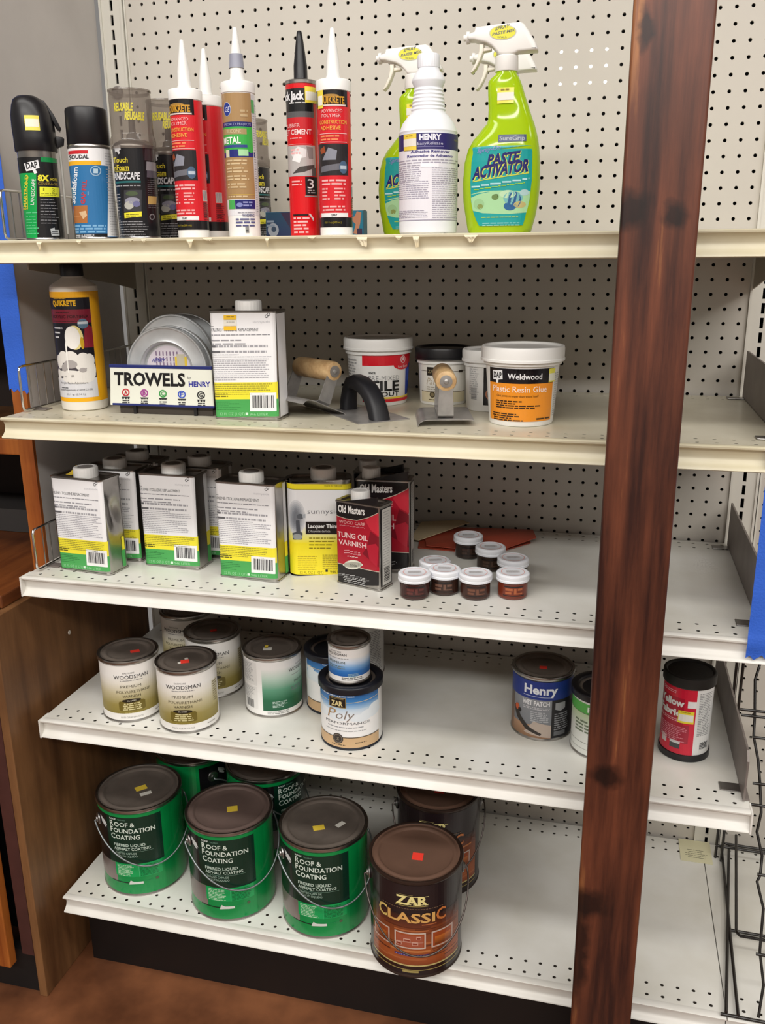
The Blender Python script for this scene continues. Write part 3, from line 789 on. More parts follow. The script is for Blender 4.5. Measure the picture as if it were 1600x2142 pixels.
gc = quart('primer_can', 'white can with green-fading panel, yellowed sticker on its lid', None, .3914, -.3116, S4, radians(62), .0535, .119, None, art_fade(('14573a', '1c6442', '5c9a7c', 'b8d2c4', 'efeeec'), 'WOODSMAN'))
sticker(gc, -.006, .006, .1146, .016, .010, -1.2, OFFW); sticker(gc, .001, .012, .1146, .006, .012, -1.2, YEL)
def art_sky(R, h, raw, T, Ln, El, Po):
    F = pi*R
    raw(-F, .005, F, h-.012, 'ecebe8', 0)
    raw(-.080, .0255, .080, .060, 'f4f4f4', 1); raw(-.080, .060, .080, .078, 'bcd4e8', 1, 'f4f4f4'); raw(-.080, .078, .080, .090, '3a80c0', 1, 'a8c8e4'); raw(-.080, .090, .080, h-.0125, '245a9a', 1, '3a80c0')
    for u, v, ru, rv in ((-.055, .074, .022, .010), (-.03, .066, .020, .009), (.0, .062, .022, .007), (.062, .066, .022, .009), (.070, .075, .014, .008), (-.066, .085, .012, .006), (.04, .060, .02, .007)):
        El(u, v, ru, rv, 'e6eef4', 2)
    raw(-.080, .005, .080, .0235, 'd0ae84', 3); raw(-.080, .0235, .080, .0250, '4a3a28', 3)
    Ln(-.035, .030, h-.015, 1, .0030, 'dfe8ee', 0, cen=True); Po([(-.080, .0895), (-.02, .0885), (.03, .0895), (.080, .0925), (.080, .0935), (.03, .0905), (-.02, .0895), (-.080, .0905)], 'd8c498', 3)
    raw(-.016, .0795, .016, .0985, 'a8905c', 4); raw(-.0148, .0807, .0148, .0973, '1e1a16', 5); T('ZAR', 0, .0833, .0085, 'd8c890', .021, .04, 7, .0); Ln(-.012, .012, .0963, 1, .002, '8a7a50', 0, 7)
    T('P', -.0130, .0590, .0185, 'a8865c', .014, -.006, 5, .3); T('oly', .0115, .0590, .0160, '867a72', .031, -.006, 5, .3)
    T('PERFORMANCE', .016, .0488, .0044, '56585c', .082, .0); Ln(-.02, .045, .0440, 1, .0032, '9a9ca0', 0); Ln(-.025, .05, .0375, 1, .0028, 'a8aaac', 0)
    El(0, .0215, .0098, .0098, '3a3430', 5); El(0, .0215, .0082, .0082, '7a7066', 6); El(0, .0215, .0068, .0068, '3a3430', 7); T('Z', 0, .0190, .005, 'a89c88', .005, .0, 9)
    Ln(-.012, .014, .0105, 1, .003, '5c4a34', 0, 5); Ln(.03, .05, .0150, 1, .003, '5c4a34', 0, 5)
PG = 'water-based poly cans with blue sky labels'
SKYB = M('navy_can', '1c1f2a', .4)
quart('poly_can', 'blue-sky poly can in front, carrying the little blue can', PG, .5635, -.3849, S4, radians(-27), .0535, .1165, None, art_sky, NAVYPL, SKYB)
quart('poly_can', 'blue-sky poly can standing half hidden behind another, bare black lid', PG, .5005, -.2780, S4, radians(14), .0535, .1165, None, art_sky, NAVYPL, SKYB)
quart('sample_can', 'small white can with blue-fading panel stacked on the black lid of another can', None, .5628, -.3893, S4+.1172, radians(-38), .0362, .071, None, art_fade(('1c5ca8', '2c70b8', '78a8d8', 'd0dff0', 'efeeec'), 'WOODSMAN'))
def art_back(R, h, raw, T, Ln, El, Po):
    F = pi*R; raw(-F, .005, F, h-.0088, 'e4e3e0', 0)
    for u in (-.10, -.03, .035, .10): Ln(u-.026, u+.022, h-.018, 24, .0036, 'a2a2a2', .25)
quart('paint_can', 'white can of fine print at the back, behind the small stacked can', None, .5050, -.1350, S4, 0, .0535, .119, None, art_back)
def art_patch(R, h, raw, T, Ln, El, Po):
    F = pi*R
    raw(-F, .005, F, h-.0088, '23283a', 0)
    raw(-.10, .0775, .10, h-.0095, '1d3484', 1)
    raw(-.055, .005, .020, .0775, '8c8f94', 1, '6c6f76'); raw(-.055, .005, .020, .028, 'b08a6c', 2, '8c6a50'); raw(-.10, .005, -.054, .0775, '5a5550', 1, '8c6a50')
    Po([(-.028, .012), (.020, .006), (.020, .03), (-.01, .036)], 'b8a89c', 3)
    Po([(-.052, .055), (-.043, .057), (-.036, .040), (-.018, .024), (.004, .014), (.002, .010), (-.024, .018), (-.044, .034), (-.05, .044)], '2c2622', 4); El(-.044, .054, .005, .006, 'c85a30', 5); El(-.038, .050, .004, .004, '1a1614', 5)
    raw(.020, .006, .062, .0775, '17161a', 3)
    T('Henry', .000, .0885, .0155, 'e6eaf0', .058, .035, 6); Po([(-.03, .0832), (.022, .0825), (.022, .0832), (-.03, .0842)], 'c8d0e8', 5)
    T('WET PATCH', -.008, .0665, .0085, 'e8e8ea', .048, .035, 6); Ln(-.030, .018, .0630, 2, .0028, 'c8c8cc', .2, 5); Ln(-.016, .017, .0545, 6, .0034, 'b4b6ba', .3, 4)
    Po([(.026, .072), (.046, .072), (.046, .060), (.036, .056), (.026, .060)], '9a9ca0', 5); Ln(.025, .055, .052, 8, .0042, '8c8e92', .2, 5); raw(.025, .010, .048, .018, '6a6c70', 5)
hw = quart('patch_can', 'navy and grey roof patch can with a red sticker on its metal lid', None, .8829, -.2793, S4, radians(-3), .0532, .1205, None, art_patch)
sticker(hw, .000, -.004, .1161, .013, .010, .05, RED)
def art_gw(R, h, raw, T, Ln, El, Po):
    F = pi*R; raw(-F, .005, F, h-.012, 'e2e4de', 0)
    raw(-F, .080, F, .098, '56b04c', 1); raw(-F, .050, F, .080, 'b8d0a0', 1, 'e2e4de'); raw(-F, .0792, F, .080, '3c4a38', 2); raw(-F, .0255, F, .0262, '6a6a60', 2); raw(-F, .0145, F, .0150, '6a6a60', 2)
    Ln(-.05, .05, .066, 4, .006, '6a7a60', .3); T('PATCH', 0, .084, .009, 'f0f4ec', .05, .02)
quart('spackle_can', 'white can with green band and black lid peeking out behind the wooden post', None, .9870, -.3226, S4, 0, .0520, .1150, None, art_gw, BLKPL)
# tall red tub
def red_tub():
    x, y = 1.1221, -.3035; R, h = .0405, .150
    t = thing('fabric_tub', 'tall red and white tub with black caps beside the grey plate divider', 'tub', (x, y, S4), facing(x, y)+radians(0))
    mk('body', lathe([(0, .012), (R-.0015, .012), (R-.0015, h-.018), (0, h-.018)]), WHTPL, t, 50)
    mk('base_cap', lathe([(0, 0), (R-.001, 0), (R+.0006, .001), (R+.0006, .0118), (R-.002, .0122), (0, .0122)]), BLKPL, t, 40)
    mk('lid', lathe([(0, h-.003), (R-.005, h-.003), (R-.003, h-.0005), (R-.001, h), (R+.0015, h-.0012), (R+.0019, h-.017), (R+.0012, h-.0185), (0, h-.0185)]), M('black_dusty_lid', '1d1b19', .55, noise=.3, scale=30), t, 40)
    a = Art(cylP(1166, 143, R, 675, 420/.116, 40), 420/.116)
    P = a.P
    a.rect(1024, 260, 1309, 740, 'efefef', 0)
    a.F = []
    def raw(u0, v0, u1, v1, c, l, c2=None):
        n = max(1, int(abs(u1-u0)/.005))
        for i in range(n):
            p, q = u0+(u1-u0)*i/n, u0+(u1-u0)*(i+1)/n
            a.F.append(([(p, v0)+lin(c2 or c), (q, v0)+lin(c2 or c), (q, v1)+lin(c), (p, v1)+lin(c)], l))
    def T(s_, u, v, hh, c, w, bb=.0, l=5):
        vs, fs, tw = glyphs(s_, bb); sy = hh/CAPH; sx = w/tw
        for f in fs: a.F.append(([(u+vs[i][0]*sx, v+vs[i][1]*sy)+lin(c) for i in f], l))
    def Ln(u0, u1, v, n, p, c, rag=.3, l=4):
        for i in range(n):
            e = u1-(u1-u0)*rag*rnd.random(); x_ = u0
            while x_ < e:
                q = min(e, x_+p*(.8+2.5*rnd.random())); a.F.append(([(x_, v-i*p-p*.5)+lin(c), (q, v-i*p-p*.5)+lin(c), (q, v-i*p)+lin(c), (x_, v-i*p)+lin(c)], l)); x_ = q+p*.4
    F = pi*R
    raw(-F, .0125, F, .130, 'e6e6e4', 0); raw(-F, .0125, .0145, .130, 'd4203c', 1); raw(-F, .060, -.004, .113, 'b01c34', 2); raw(-.052, .033, .006, .066, 'a82038', 2)
    Ln(-.048, -.012, .124, 2, .003, 'e8a0ac', .3); T('Yellow', -.052, .0985, .0115, 'ece8e8', .048, .045); T('Fabric', -.052, .0805, .0115, 'ece8e8', .044, .045); raw(.001, .098, .0145, .110, 'f0eeee', 3)
    Ln(-.05, .008, .075, 2, .003, 'e8a0ac', .2); Ln(-.048, .004, .062, 9, .0032, 'd88090', .3)
    raw(-.042, .026, -.030, .040, 'd8c8c8', 3); raw(-.023, .022, -.006, .036, '4a4a4c', 3); raw(-.023, .031, -.006, .036, 'd8d8d8', 4)
    Ln(.019, .045, .124, 26, .0030, 'a0a0a0', .25); a.F.append(([(.026, .022)+lin('3a3a3a'), (.044, .022)+lin('3a3a3a'), (.044, .035)+lin('3a3a3a'), (.026, .035)+lin('3a3a3a')], 3)); Ln(.026, .044, .035, 5, .0028, 'c8c8c8', 0, 4)
    raw(-.0125, .070, .012, .092, 'f0dc3c', 6); raw(-.0115, .0735, .011, .086, 'efece4', 7); Ln(-.008, .006, .0905, 1, .003, 'a89420', 0, 7)
    a.build('label', cylmap(R-.0015), .005, t, PRINTG)
red_tub()
# ------------------------------------------------------------------ oblong (F-style) cans
def prism_can(w, d, h, par, r=.012, dent=False, mat=None):
    """flat-sided tin with seams top and bottom"""
    zs = [0, .0008, .003, .0036]+[.0036+(h-.0072)*i/14 for i in range(1, 14)]+[h-.0036, h-.003, h-.0008, h]
    ins = [.001, 0, 0, .0012]+[.0012]*13+[.0012, 0, 0, .001]
    secs = []
    for z, i_ in zip(zs, ins):
        ring = []
        base = rrect(w-2*i_, d-2*i_, r, 6); full = []
        for p, q in zip(base, base[1:]+base[:1]):
            m_ = 8 if sqrt((p[0]-q[0])**2+(p[1]-q[1])**2) > .02 else 1
            full += [(p[0]+(q[0]-p[0])*k_/m_, p[1]+(q[1]-p[1])*k_/m_) for k_ in range(m_)]
        for x, y in full:
            y += i_
            if dent and x > w/2-.004:
                f = exp(-((z-h*.64)/.028)**2)*exp(-((y-d*.55)/.015)**2)+.5*exp(-((z-h*.8+(y-d*.3)*1.2)/.014)**2)*exp(-((y-d*.3)/.014)**2); x -= .011*f
            ring.append((x, y, z))
        secs.append(ring)
    # recessed top
    secs.append([(x*(1-.006/w*2), d/2+(y-d/2)*(1-.006/d*2), h-.0005) for x, y, z in secs[-1]])
    secs.append([(x*(1-.003/w*2), d/2+(y-d/2)*(1-.003/d*2), h-.003) for x, y, z in secs[-1]])
    return mk('body', loft(secs), mat or TIN, par, 35)
def screw_cap(x, y, z, R, h, par, grey=True, mat=None):
    n = 72; bm = bmesh.new()
    prof = [(0, 0), (R, 0), (R, .0015), (R*.99, h-.002), (R*.95, h-.0004), (R*.9, h), (R*.70, h), (R*.66, h-.0006), (0, h-.0006)]
    rings = []
    for r, zz in prof:
        if r == 0: rings.append([bm.verts.new((x, y, z+zz))]); continue
        rings.append([bm.verts.new((x+(r+(.0006 if (i % 3 == 0 and .001 < zz < h-.001) else 0))*cos(2*pi*i/n), y+(r+(.0006 if (i % 3 == 0 and .001 < zz < h-.001) else 0))*sin(2*pi*i/n), z+zz)) for i in range(n)])
    for a, b in zip(rings, rings[1:]):
        for i in range(n):
            j = (i+1) % n
            if len(a) == 1: bm.faces.new((a[0], b[j], b[i]))
            elif len(b) == 1: bm.faces.new((a[i], a[j], b[0]))
            else: bm.faces.new((a[i], a[j], b[j], b[i]))
    o = mk('cap', bm, mat or WHTPL, par, 40)
    if grey: mk('cap_disc', lathe([(0, z+h-.0005), (R*.64, z+h-.0005), (R*.64, z+h-.0001), (0, z+h-.0001)], 36, cx=x, cy=y), M('cap_disc_grey', '8a8582', .6), o, 40)
    return o
def rwrap(w, R):
    f = w/2-R
    def m(u, v, e):
        if abs(u) <= f: return (u, .0012-e, v)
        th = min((abs(u)-f)/R, 1.5); s = 1 if u > 0 else -1; rr = R-.0004
        return (s*(f-.0008+(rr+e)*sin(th)), .0012+rr-(rr+e)*cos(th), v)
    return m
def solvent_can(loc, yaw, label, dent=False, side=None, stick=False):
    w, d, h = .1115, .056, .171
    t = thing('solvent_can', label, 'solvent can', loc, yaw, 'white oblong solvent cans with yellow and green bands')
    prism_can(w, d, h, t, .008, dent)
    a = Art(quadP((50, 172), (545, 178), (565, 980), (92, 960), w-.002, h), 495/.108)
    W, G, Y = 'f2f2f4', '4aa556', 'f2e53a'
    a.rect(51, 192, 560, 690, W, 0); a.rect(78, 690, 566, 815, Y, 0); a.rect(84, 815, 570, 945, G, 0)
    a.ring(487, 216, 12, 4, '3a3a3e', 2, 20); a.ring(502, 203, 12, 4, '3a3a3e', 2, 20)
    a.text('sunnyside', 385, 262, 17, 'b9b9be', 126, l=2, b=-.01)
    a.lines(60, 95, 283, 1, 8, '77777c', l=2)
    a.text('XYLENE / TOLUENE REPLACEMENT', 62, 320, 22, '3c3c40', 365, l=2, b=.0)
    a.lines(64, 510, 343, 1, 13, '8c8c92', l=2, rag=.02); a.lines(64, 520, 380, 2, 26, '9a9aa0', l=2, rag=.5, th=.35)
    a.lines(66, 502, 420, 1, 17, 'a4a4aa', l=2, rag=.05, th=.9, word=.6); a.lines(66, 490, 460, 1, 17, 'a4a4aa', l=2, rag=.05, th=.9, word=.6); a.rect(66, 420, 104, 436, '66666a', 3); a.rect(66, 460, 140, 476, '66666a', 3)
    for i in range(13): a.lines(70, 528, 486+i*15.2, 1, 9, 'a6a6ae', l=2, rag=.12 if i % 4 else .6, th=.6)
    for i in range(6): a.lines(80, 540, 700+i*15, 1, 9, '9a9238', l=2, rag=.15 if i < 4 else .6, th=.55)
    a.lines(84, 220, 772, 2, 16, '5c5620', l=3, rag=.4)
    for i in range(5): a.lines(92, 300, 832+i*14, 1, 8, '2c7a3c', l=2, rag=.5, th=.5)
    a.bars(355, 768, 552, 905, 2); a.lines(430, 470, 776, 1, 8, '8a8a8a', l=4)
    a.text('32 FL OZ (1 QT)', 130, 934, 21, '9fd4a6', 185, l=2); a.rect(322, 914, 341, 934, 'd8f0dc', 2); a.text('946 LITER', 352, 938, 21, '9fd4a6', 136, l=2)
    if stick:
        for y0, y1, c in ((205, 238, 'f4c430'), (240, 282, 'ece8dc'), (284, 314, 'f4c430')): a.rect(168, y0, 264, y1, c, 5)
        a.lines(190, 245, 214, 1, 14, '8c6a10', l=6, rag=0); a.lines(190, 250, 252, 1, 10, 'a8a49c', l=6, rag=0)
    a.build('label', rwrap(w, .008), .003, t)
    # wrap-round print on the right-hand side
    b = Art(lambda x, y: (x, y), 1.)
    if side == 'white': b.rect(.009, h-.005, d-.010, .0055, 'eeeeF2', 0)
    else:
        b.rect(d*.62, h-.005, d-.010, .062, 'e4e4e6', 0); b.rect(d*.62, .062, d-.010, .036, Y, 0); b.rect(d*.62, .036, d-.010, .0055, G, 0)
    if not dent: b.build('side_label', sidemap(w/2-.0012), 0, t)
    elif dent:
        bb = Art(lambda x, y: (x, y), 1.)
        bb.rect(d*.70, .060, d-.010, .036, Y, 0); bb.rect(d*.66, .036, d-.010, .0055, G, 0)
        bb.build('side_label', sidemap(w/2-.0010), 0, t)
    screw_cap(.002, d*.5, h-.003, .0205, .0175, t)
    return t
sA = solvent_can((.0907, -.4210, S3), radians(-8), 'white oblong solvent can with dented side at the left end of the shelf', True)
# curled sticker on the dented can's top
bm = bmesh.new(); rows = []
for j in range(6):
    rows.append([bm.verts.new((-.030+i*.004+j*.0012, .014+j*.004, .1715+.012*(j/5)**2)) for i in range(4)])
for r0, r1 in zip(rows, rows[1:]):
    for i in range(3): bm.faces.new((r0[i], r0[i+1], r1[i+1], r1[i]))
ex = bmesh.ops.extrude_face_region(bm, geom=bm.faces[:])
for v in [g for g in ex['geom'] if isinstance(g, bmesh.types.BMVert)]: v.co.z += .0004
mk('curled_sticker', bm, YEL, sA)
solvent_can((.1080, -.3500, S3), radians(-1), 'white oblong solvent can squeezed directly behind the dented one')
solvent_can((.1160, -.2820, S3), radians(0), 'white oblong solvent can farthest back at left, only its cap showing')
solvent_can((.2302, -.3650, S3), radians(-3), 'white oblong solvent can with dark side, second in the front row')
solvent_can((.2500, -.3000, S3), radians(-2), 'white oblong solvent can hidden behind the second front one, cap beside its cap')
solvent_can((.3869, -.3925, S3), radians(-4.5), 'white oblong solvent can directly left of the yellow thinner can')
solvent_can((.4050, -.4060, S2), radians(.6), 'white oblong solvent can alone beside the trowel sign', side='white', stick=True)

def thinner_can():
    w, d, h = .1130, .057, .168
    t = thing('thinner_can', 'yellow and white oblong thinner can between a solvent can and dark red cans', 'solvent can', (.5035, -.3413, S3), radians(21))
    prism_can(w, d, h, t, .018)
    a = Art(quadP((620, 240), (1110, 220), (1128, 915), (640, 940), w, h), 490/.113)
    Y = 'f4e22c'; W = 'f0f1f4'
    R = .0182
    a.rect(596, 255, 1130, 292, Y, 0); a.rect(600, 292, 1135, 296, '8a8220', 1)
    a.grad(604, 1138, [(296, W), (560, 'ececee'), (640, 'f0ea80'), (690, Y)], 0); a.rect(618, 690, 1150, 925, Y, 0)
    for i in range(7): a.ell(690, 500, 70-9*i, 130-14*i, ('d6d8dc', 'c4c7cc', 'b0b4bb', '9da2aa', '8c9199', '7e838b', '757a82')[i], 1+i*.3)
    a.poly([(690, 520), (716, 516), (722, 600), (738, 612), (734, 660), (664, 664), (660, 616), (692, 604)], '4f545c', 4); a.ell(722, 490, 26, 20, '5b6068', 4); a.poly([(735, 478), (760, 470), (760, 500), (740, 500)], 'aab0b8', 5); a.ell(700, 640, 36, 22, '9aa0a0', 5)
    a.text('sunnyside', 775, 470, 38, '6c6c74', 270, l=4, b=-.012)
    a.rect(762, 528, 1060, 620, '1a1a1c', 4); a.text('Lacquer Thinner', 778, 574, 28, 'f0f0f0', 262, l=5, b=.03); a.text('Diluyente de laca', 782, 606, 18, 'c8c8c8', 160, l=5)
    for i, w_ in enumerate((200, 190, 170, 165)): a.lines(786, 786+w_, 646+i*25, 1, 15, '8a7c14', l=3, rag=.05)
    for i in range(8): a.lines(700, 850, 785+i*14, 1, 9, 'a8961a', l=3, rag=.15); a.lines(885, 1040, 775+i*14, 1, 9, 'a8961a', l=3, rag=.15)
    a.text('32 FL OZ (1 QT)', 715, 918, 21, '7c6e10', 175, l=3); a.rect(907, 886, 924, 904, '1c1c1c', 3); a.text('946 LITER', 940, 914, 21, '7c6e10', 130, l=3)
    a.text('MADE IN THE USA', 900, 272, 10, '8a7c14', 130, l=3)
    def wrap(u, v, e):
        # front flat then round the corners
        f = w/2-R
        if abs(u) <= f: return (u, .0012-e, v)
        th = min((abs(u)-f)/R, 1.5); s = 1 if u > 0 else -1
        rr = R-.0012
        return (s*(f+(rr+e)*sin(th)), R-(rr+e)*cos(th), v)
    a.build('label', wrap, .004, t, PRINTG)
    screw_cap(.008, d*.5, h-.003, .0215, .020, t)
thinner_can()

def oil_can(loc, yaw, label, scale=1., stick=True, grp='dark red oblong oil varnish cans'):
    w, d, h = .0890*scale, .043*scale, (.1455 if scale == 1 else .166)
    t = thing('oil_varnish_can', label, 'varnish can', loc, yaw, grp)
    prism_can(w, d, h, t, .006)
    a = Art(quadP((975, 355), (1305, 435), (1305, 1035), (980, 975), w-.003, h), 330/w)
    K, Rr = '1b181a', 'a8182c'
    a.rect(978, 372, 1300, 990, K, 0)
    a.poly([(976, 468), (1060, 500), (1140, 518), (1220, 505), (1300, 478), (1303, 890), (1200, 870), (1080, 840), (982, 822)], Rr, 1)
    a.poly([(1200, 520), (1302, 480), (1303, 640), (1240, 590)], 'c42c3c', 2); a.poly([(1240, 600), (1303, 650), (1303, 860), (1180, 760), (1215, 700)], '7c1424', 2); a.poly([(1210, 700), (1280, 690), (1300, 720), (1290, 860), (1230, 800)], 'b02034', 3)
    a.poly([(976, 466), (1060, 498), (1140, 516), (1220, 503), (1300, 476), (1300, 481), (1220, 508), (1140, 521), (1060, 503), (976, 471)], 'c8b8a8', 3); a.poly([(982, 822), (1080, 840), (1200, 870), (1303, 890), (1303, 895), (1200, 875), (1080, 845), (982, 827)], 'c8b8a8', 3)
    a.text('Old Masters', 1000, 445, 52, 'f2f0ee', 200, l=5, b=.03, slope=.20)
    a.text('WOOD CARE', 1006, 527, 22, 'e0a8a8', 196, l=5, b=.01, slope=.18); a.lines(1010, 1200, 542, 1, 9, 'd08890', l=5, rag=0, slope=.18)
    a.text('TUNG OIL', 992, 624, 38, 'e8c8c8', 230, l=5, b=.015, slope=.20); a.text('VARNISH', 1000, 680, 36, 'e8c8c8', 210, l=5, b=.015, slope=.20)
    a.lines(1040, 1170, 728, 2, 16, 'd08890', l=5, rag=.1, slope=.18); a.lines(1065, 1145, 772, 1, 9, 'e8d0d0', l=5, rag=0, slope=.18)
    a.ell(1106, 838, 66, 34, 'dcdccc', 5, 24); a.ell(1106, 838, 76, 20, 'dcdccc', 5, 24); a.text('5008', 1085, 846, 15, '55554c', 52, l=6, slope=.18)
    a.lines(992, 1230, 900, 2, 13, 'b0b0b0', l=3, rag=.1, slope=.19, th=.4); a.lines(1030, 1200, 932, 3, 13, 'b0b0b0', l=3, rag=.2, al='c', slope=.19, th=.4)
    a.build('label', rwrap(w, .006), .003, t, PRINTG)
    b = Art(lambda x, y: (x, y), 1.)
    b.rect(.0045*scale, h-.006, d-.006, .007, K, 0); b.rect(.008*scale, h-.0075, d-.0085, .0085, 'd4d2cc', 1)
    for i in range(22): b.lines(.011*scale, d-.011, h-.012-.0045*i, 1, -.0022, 'a0a09c', l=2, rag=.2)
    for i in range(9): b.rect(.013*scale, .014+i*.0028, d-.013, .0152+i*.0028+.0006*(i % 2), '2a2a2a', 3)
    b.build('side_label', sidemap(w/2-.0012), 0, t)
    screw_cap(-.006*scale if scale == 1 else -.024, d*.5, h-.003, .0155, .0200, t, False)
    if stick: sticker(t, .012*scale, d*.55, h-.0029, .013, .009, .1, RED)
oil_can((.5793, -.3850, S3), radians(-18), 'dark red varnish can in front, red sticker on its top')
oil_can((.6035, -.3080, S3), radians(3), 'larger dark red varnish can behind the front one, near the jars', 1.08, False)
oil_can((.5840, -.2560, S3), radians(3), 'larger dark red varnish can at the very back, only its white cap showing', 1.08, False)

# ------------------------------------------------------------------ tiny jars
def jar(loc, label, col, col2, ang):
    R, h = .0240, .0410
    t = thing('stain_jar', label, 'jar', loc, ang, 'tiny stain sample jars with white lids')
    mk('glass_body', lathe([(0, .0005), (R-.004, .0), (R-.001, .001), (R, .003), (R, h-.015), (R-.0015, h-.0135), (R-.0015, h-.012), (0, h-.012)], 40), M('jar_'+col, col, .12, coat=.6), t, 40)
    mk('lid', lathe([(0, h-.0125), (R+.0025, h-.0125), (R+.0028, h-.0115), (R+.0028, h-.009), (R+.0022, h-.0083), (R+.0026, h-.0076), (R+.0026, h-.0022), (R+.0012, h-.0006), (R-.001, h), (R-.0022, h-.0006), (0, h-.0006)], 44), WHTPL2, t, 40)
    a = Art(lambda x, y: (x, y), 1.)
    a.ring(0, 0, .0190, .0011, 'e8a8a0', 0, 28); a.rect(-.011, .005, .011, -.005, 'd8d6d8', 1)
    for i in range(4): a.lines(-.010, .010, .004-i*.0024, 1, -.0014, '8a8688', l=2, rag=.15)
    a.build('lid_label', topmap(h-.0007), 0, t)
    b = Art(lambda x, y: (x, y), 1.)
    b.rect(-.030, h-.0165, .030, .004, col, 0); b.rect(-.016, .0235, .016, .0215, '1a1212', 1)
    for x0, x1, z0, z1 in ((-.014, -.002, .020, .016), (-.014, -.004, .014, .0105), (.000, .004, .020, .0105), (.004, .014, .0125, .0105), (.006, .014, .020, .0165)): b.rect(x0, z0, x1, z1, col2, 1)
    b.rect(-.018, .0085, .018, .0070, '1a1212', 1)
    b.build('label', cylmap(R), .004, t, PRINTG)
    return t
JA = facing(.75, -.38)
for (x, y, lab, c, c2, an) in ((.6788, -.3995, 'tiny jar of dark cherry stain at the left front of the jars', '3a1a18', '5c2a26', .1), (.7225, -.3700, 'tiny jar of dark brown stain, second in the front row', '35211a', '6a4a3c', -.05), (.7000, -.3350, 'tiny jar behind the two leftmost, only its white lid showing', '3a221a', '5c3a2c', .2),
        (.7746, -.3790, 'tiny jar of walnut stain in the middle of the front row', '3c2018', '6c4230', .05), (.8324, -.3635, 'tiny jar of reddest orange stain at the right front', '6e2c1a', 'a85a34', .05), (.7326, -.1845, 'tiny jar with dusty lid, farthest back of the jars', '2c1f1a', '3f2c24', .1),
        (.7807, -.2419, 'tiny jar second from the back, in the diagonal row', '2e211a', '46342a', 0), (.8255, -.2930, 'tiny jar right behind the orange-red one', '302019', '4c362a', .1)):
    jar((x, y, S3), lab, c, c2, JA+an)
# red plastic folder and tan card behind the jars
t = thing('plastic_folder', 'red translucent plastic folder lying behind the tiny jars', 'folder', (.72, -.1, S3))
bm = bmesh.new(); outl = [(-.105, .060), (.105, .055), (.118, .010), (.052, -.075), (-.085, -.065)]
bm2 = extrude_poly(outl, 'z', .001, .0024)
rm = M('red_folder', 'b04a34', .35, noise=.1, scale=20)
mk('sheet', bm2, rm, t); bm3 = extrude_poly([(-.100, .058), (.118, .052), (.128, .012), (.062, -.070), (-.070, -.062)], 'z', .0052, .0064)
for v in bm3.verts: v.co.z += .010*max(0, min(1, (v.co.x+.1)/.22))*max(0, (v.co.y+.07)/.13)
mk('cover_sheet', bm3, rm, t)
o = mk('tan_card', extrude_poly([(-.062, -.040), (-.060, .050), (.020, .062), (.038, .048), (.026, .036), (-.045, -.050)], 'z', .0, .0016), M('tan_card', 'cbb894', .7), None)
o.location = (.675, -.088, S3+.0125); o.rotation_euler = (radians(4), radians(-3), 0)
tag(o, 'tan card lying on the red folder behind the dark red cans', 'card')
# note card on the bottom deck
t = thing('note_card', 'small cream note card with faint typed lines on the bottom deck, right of the post', 'card', (1.195, -.040, SB+.0008), 0)
mk('card', box(-.031, -.036, 0, .031, .036, .0006), M('cream_card', 'ddd8b4', .7), t)
a = Art(lambda x, y: (x, y), 1.)
for i, (u0, u1) in enumerate(((-.016, .017), (-.014, .012), (-.021, .024), (-.021, .020), (-.016, .018))): a.lines(u0, u1, .003-.006*i, 1, -.0034, '8c8a70', l=1, rag=.05)
a.build('typed_lines', topmap(.0005), 0, t)

# ------------------------------------------------------------------ cream shelf with tubs and tools
def tub(name, label, x, y, Rt, Rb, h, lidmat, ang, artf, lidh=.020, Rl=None, grp='plastic tubs on the cream shelf'):
    t = thing(name, label, 'tub', (x, y, S2), facing(x, y)+ang, grp)
    hb = h-.010
    Rv = lambda v: Rb+(Rt-Rb)*max(0, v)/hb
    mk('body', lathe([(0, .002), (Rb-.006, .002), (Rb-.004, 0), (Rb-.001, .0005), (Rb, .003), (Rv(hb-.018), hb-.018), (Rv(hb)+.002, hb-.017), (Rv(hb)+.002, hb-.013), (Rv(hb)+.0005, hb-.0125), (Rt, hb), (0, hb)], 60), WHTPL, t, 40)
    Rl = Rl or Rt+.005
    mk('lid', lathe([(0, h-.004), (Rl-.010, h-.004), (Rl-.007, h-.0035), (Rl-.0055, h-.0005), (Rl-.003, h), (Rl-.0008, h-.001), (Rl, h-.004), (Rl-.0003, h-lidh+.004), (Rl+.0006, h-lidh+.0035), (Rl+.0006, h-lidh), (Rt, h-lidh), (0, h-lidh)], 60), lidmat, t, 40)
    a = Art(lambda p, q: (p, q), 1.)
    artf(a, Rv, h)
    a.build('label', cylmap(Rv), .0055, t, PRINTG)
    return t
def R_(a, u0, v0, u1, v1, c, l, c2=None):
    n = max(1, int(abs(u1-u0)/.0055))
    for i in range(n):
        p, q = u0+(u1-u0)*i/n, u0+(u1-u0)*(i+1)/n
        a.F.append(([(p, v0)+lin(c2 or c), (q, v0)+lin(c2 or c), (q, v1)+lin(c), (p, v1)+lin(c)], l))
def T_(a, s_, u, v, hh, c, w=None, bb=.0, l=5, al='l', sh=0):
    vs, fs, tw = glyphs(s_, bb); sy = hh/CAPH; sx = w/tw if w else sy*.9
    o = {'l': 0, 'c': -tw*sx/2, 'r': -tw*sx}[al]
    for f in fs: a.F.append(([(u+o+vs[i][0]*sx+sh*vs[i][1]*sy, v+vs[i][1]*sy)+lin(c) for i in f], l))
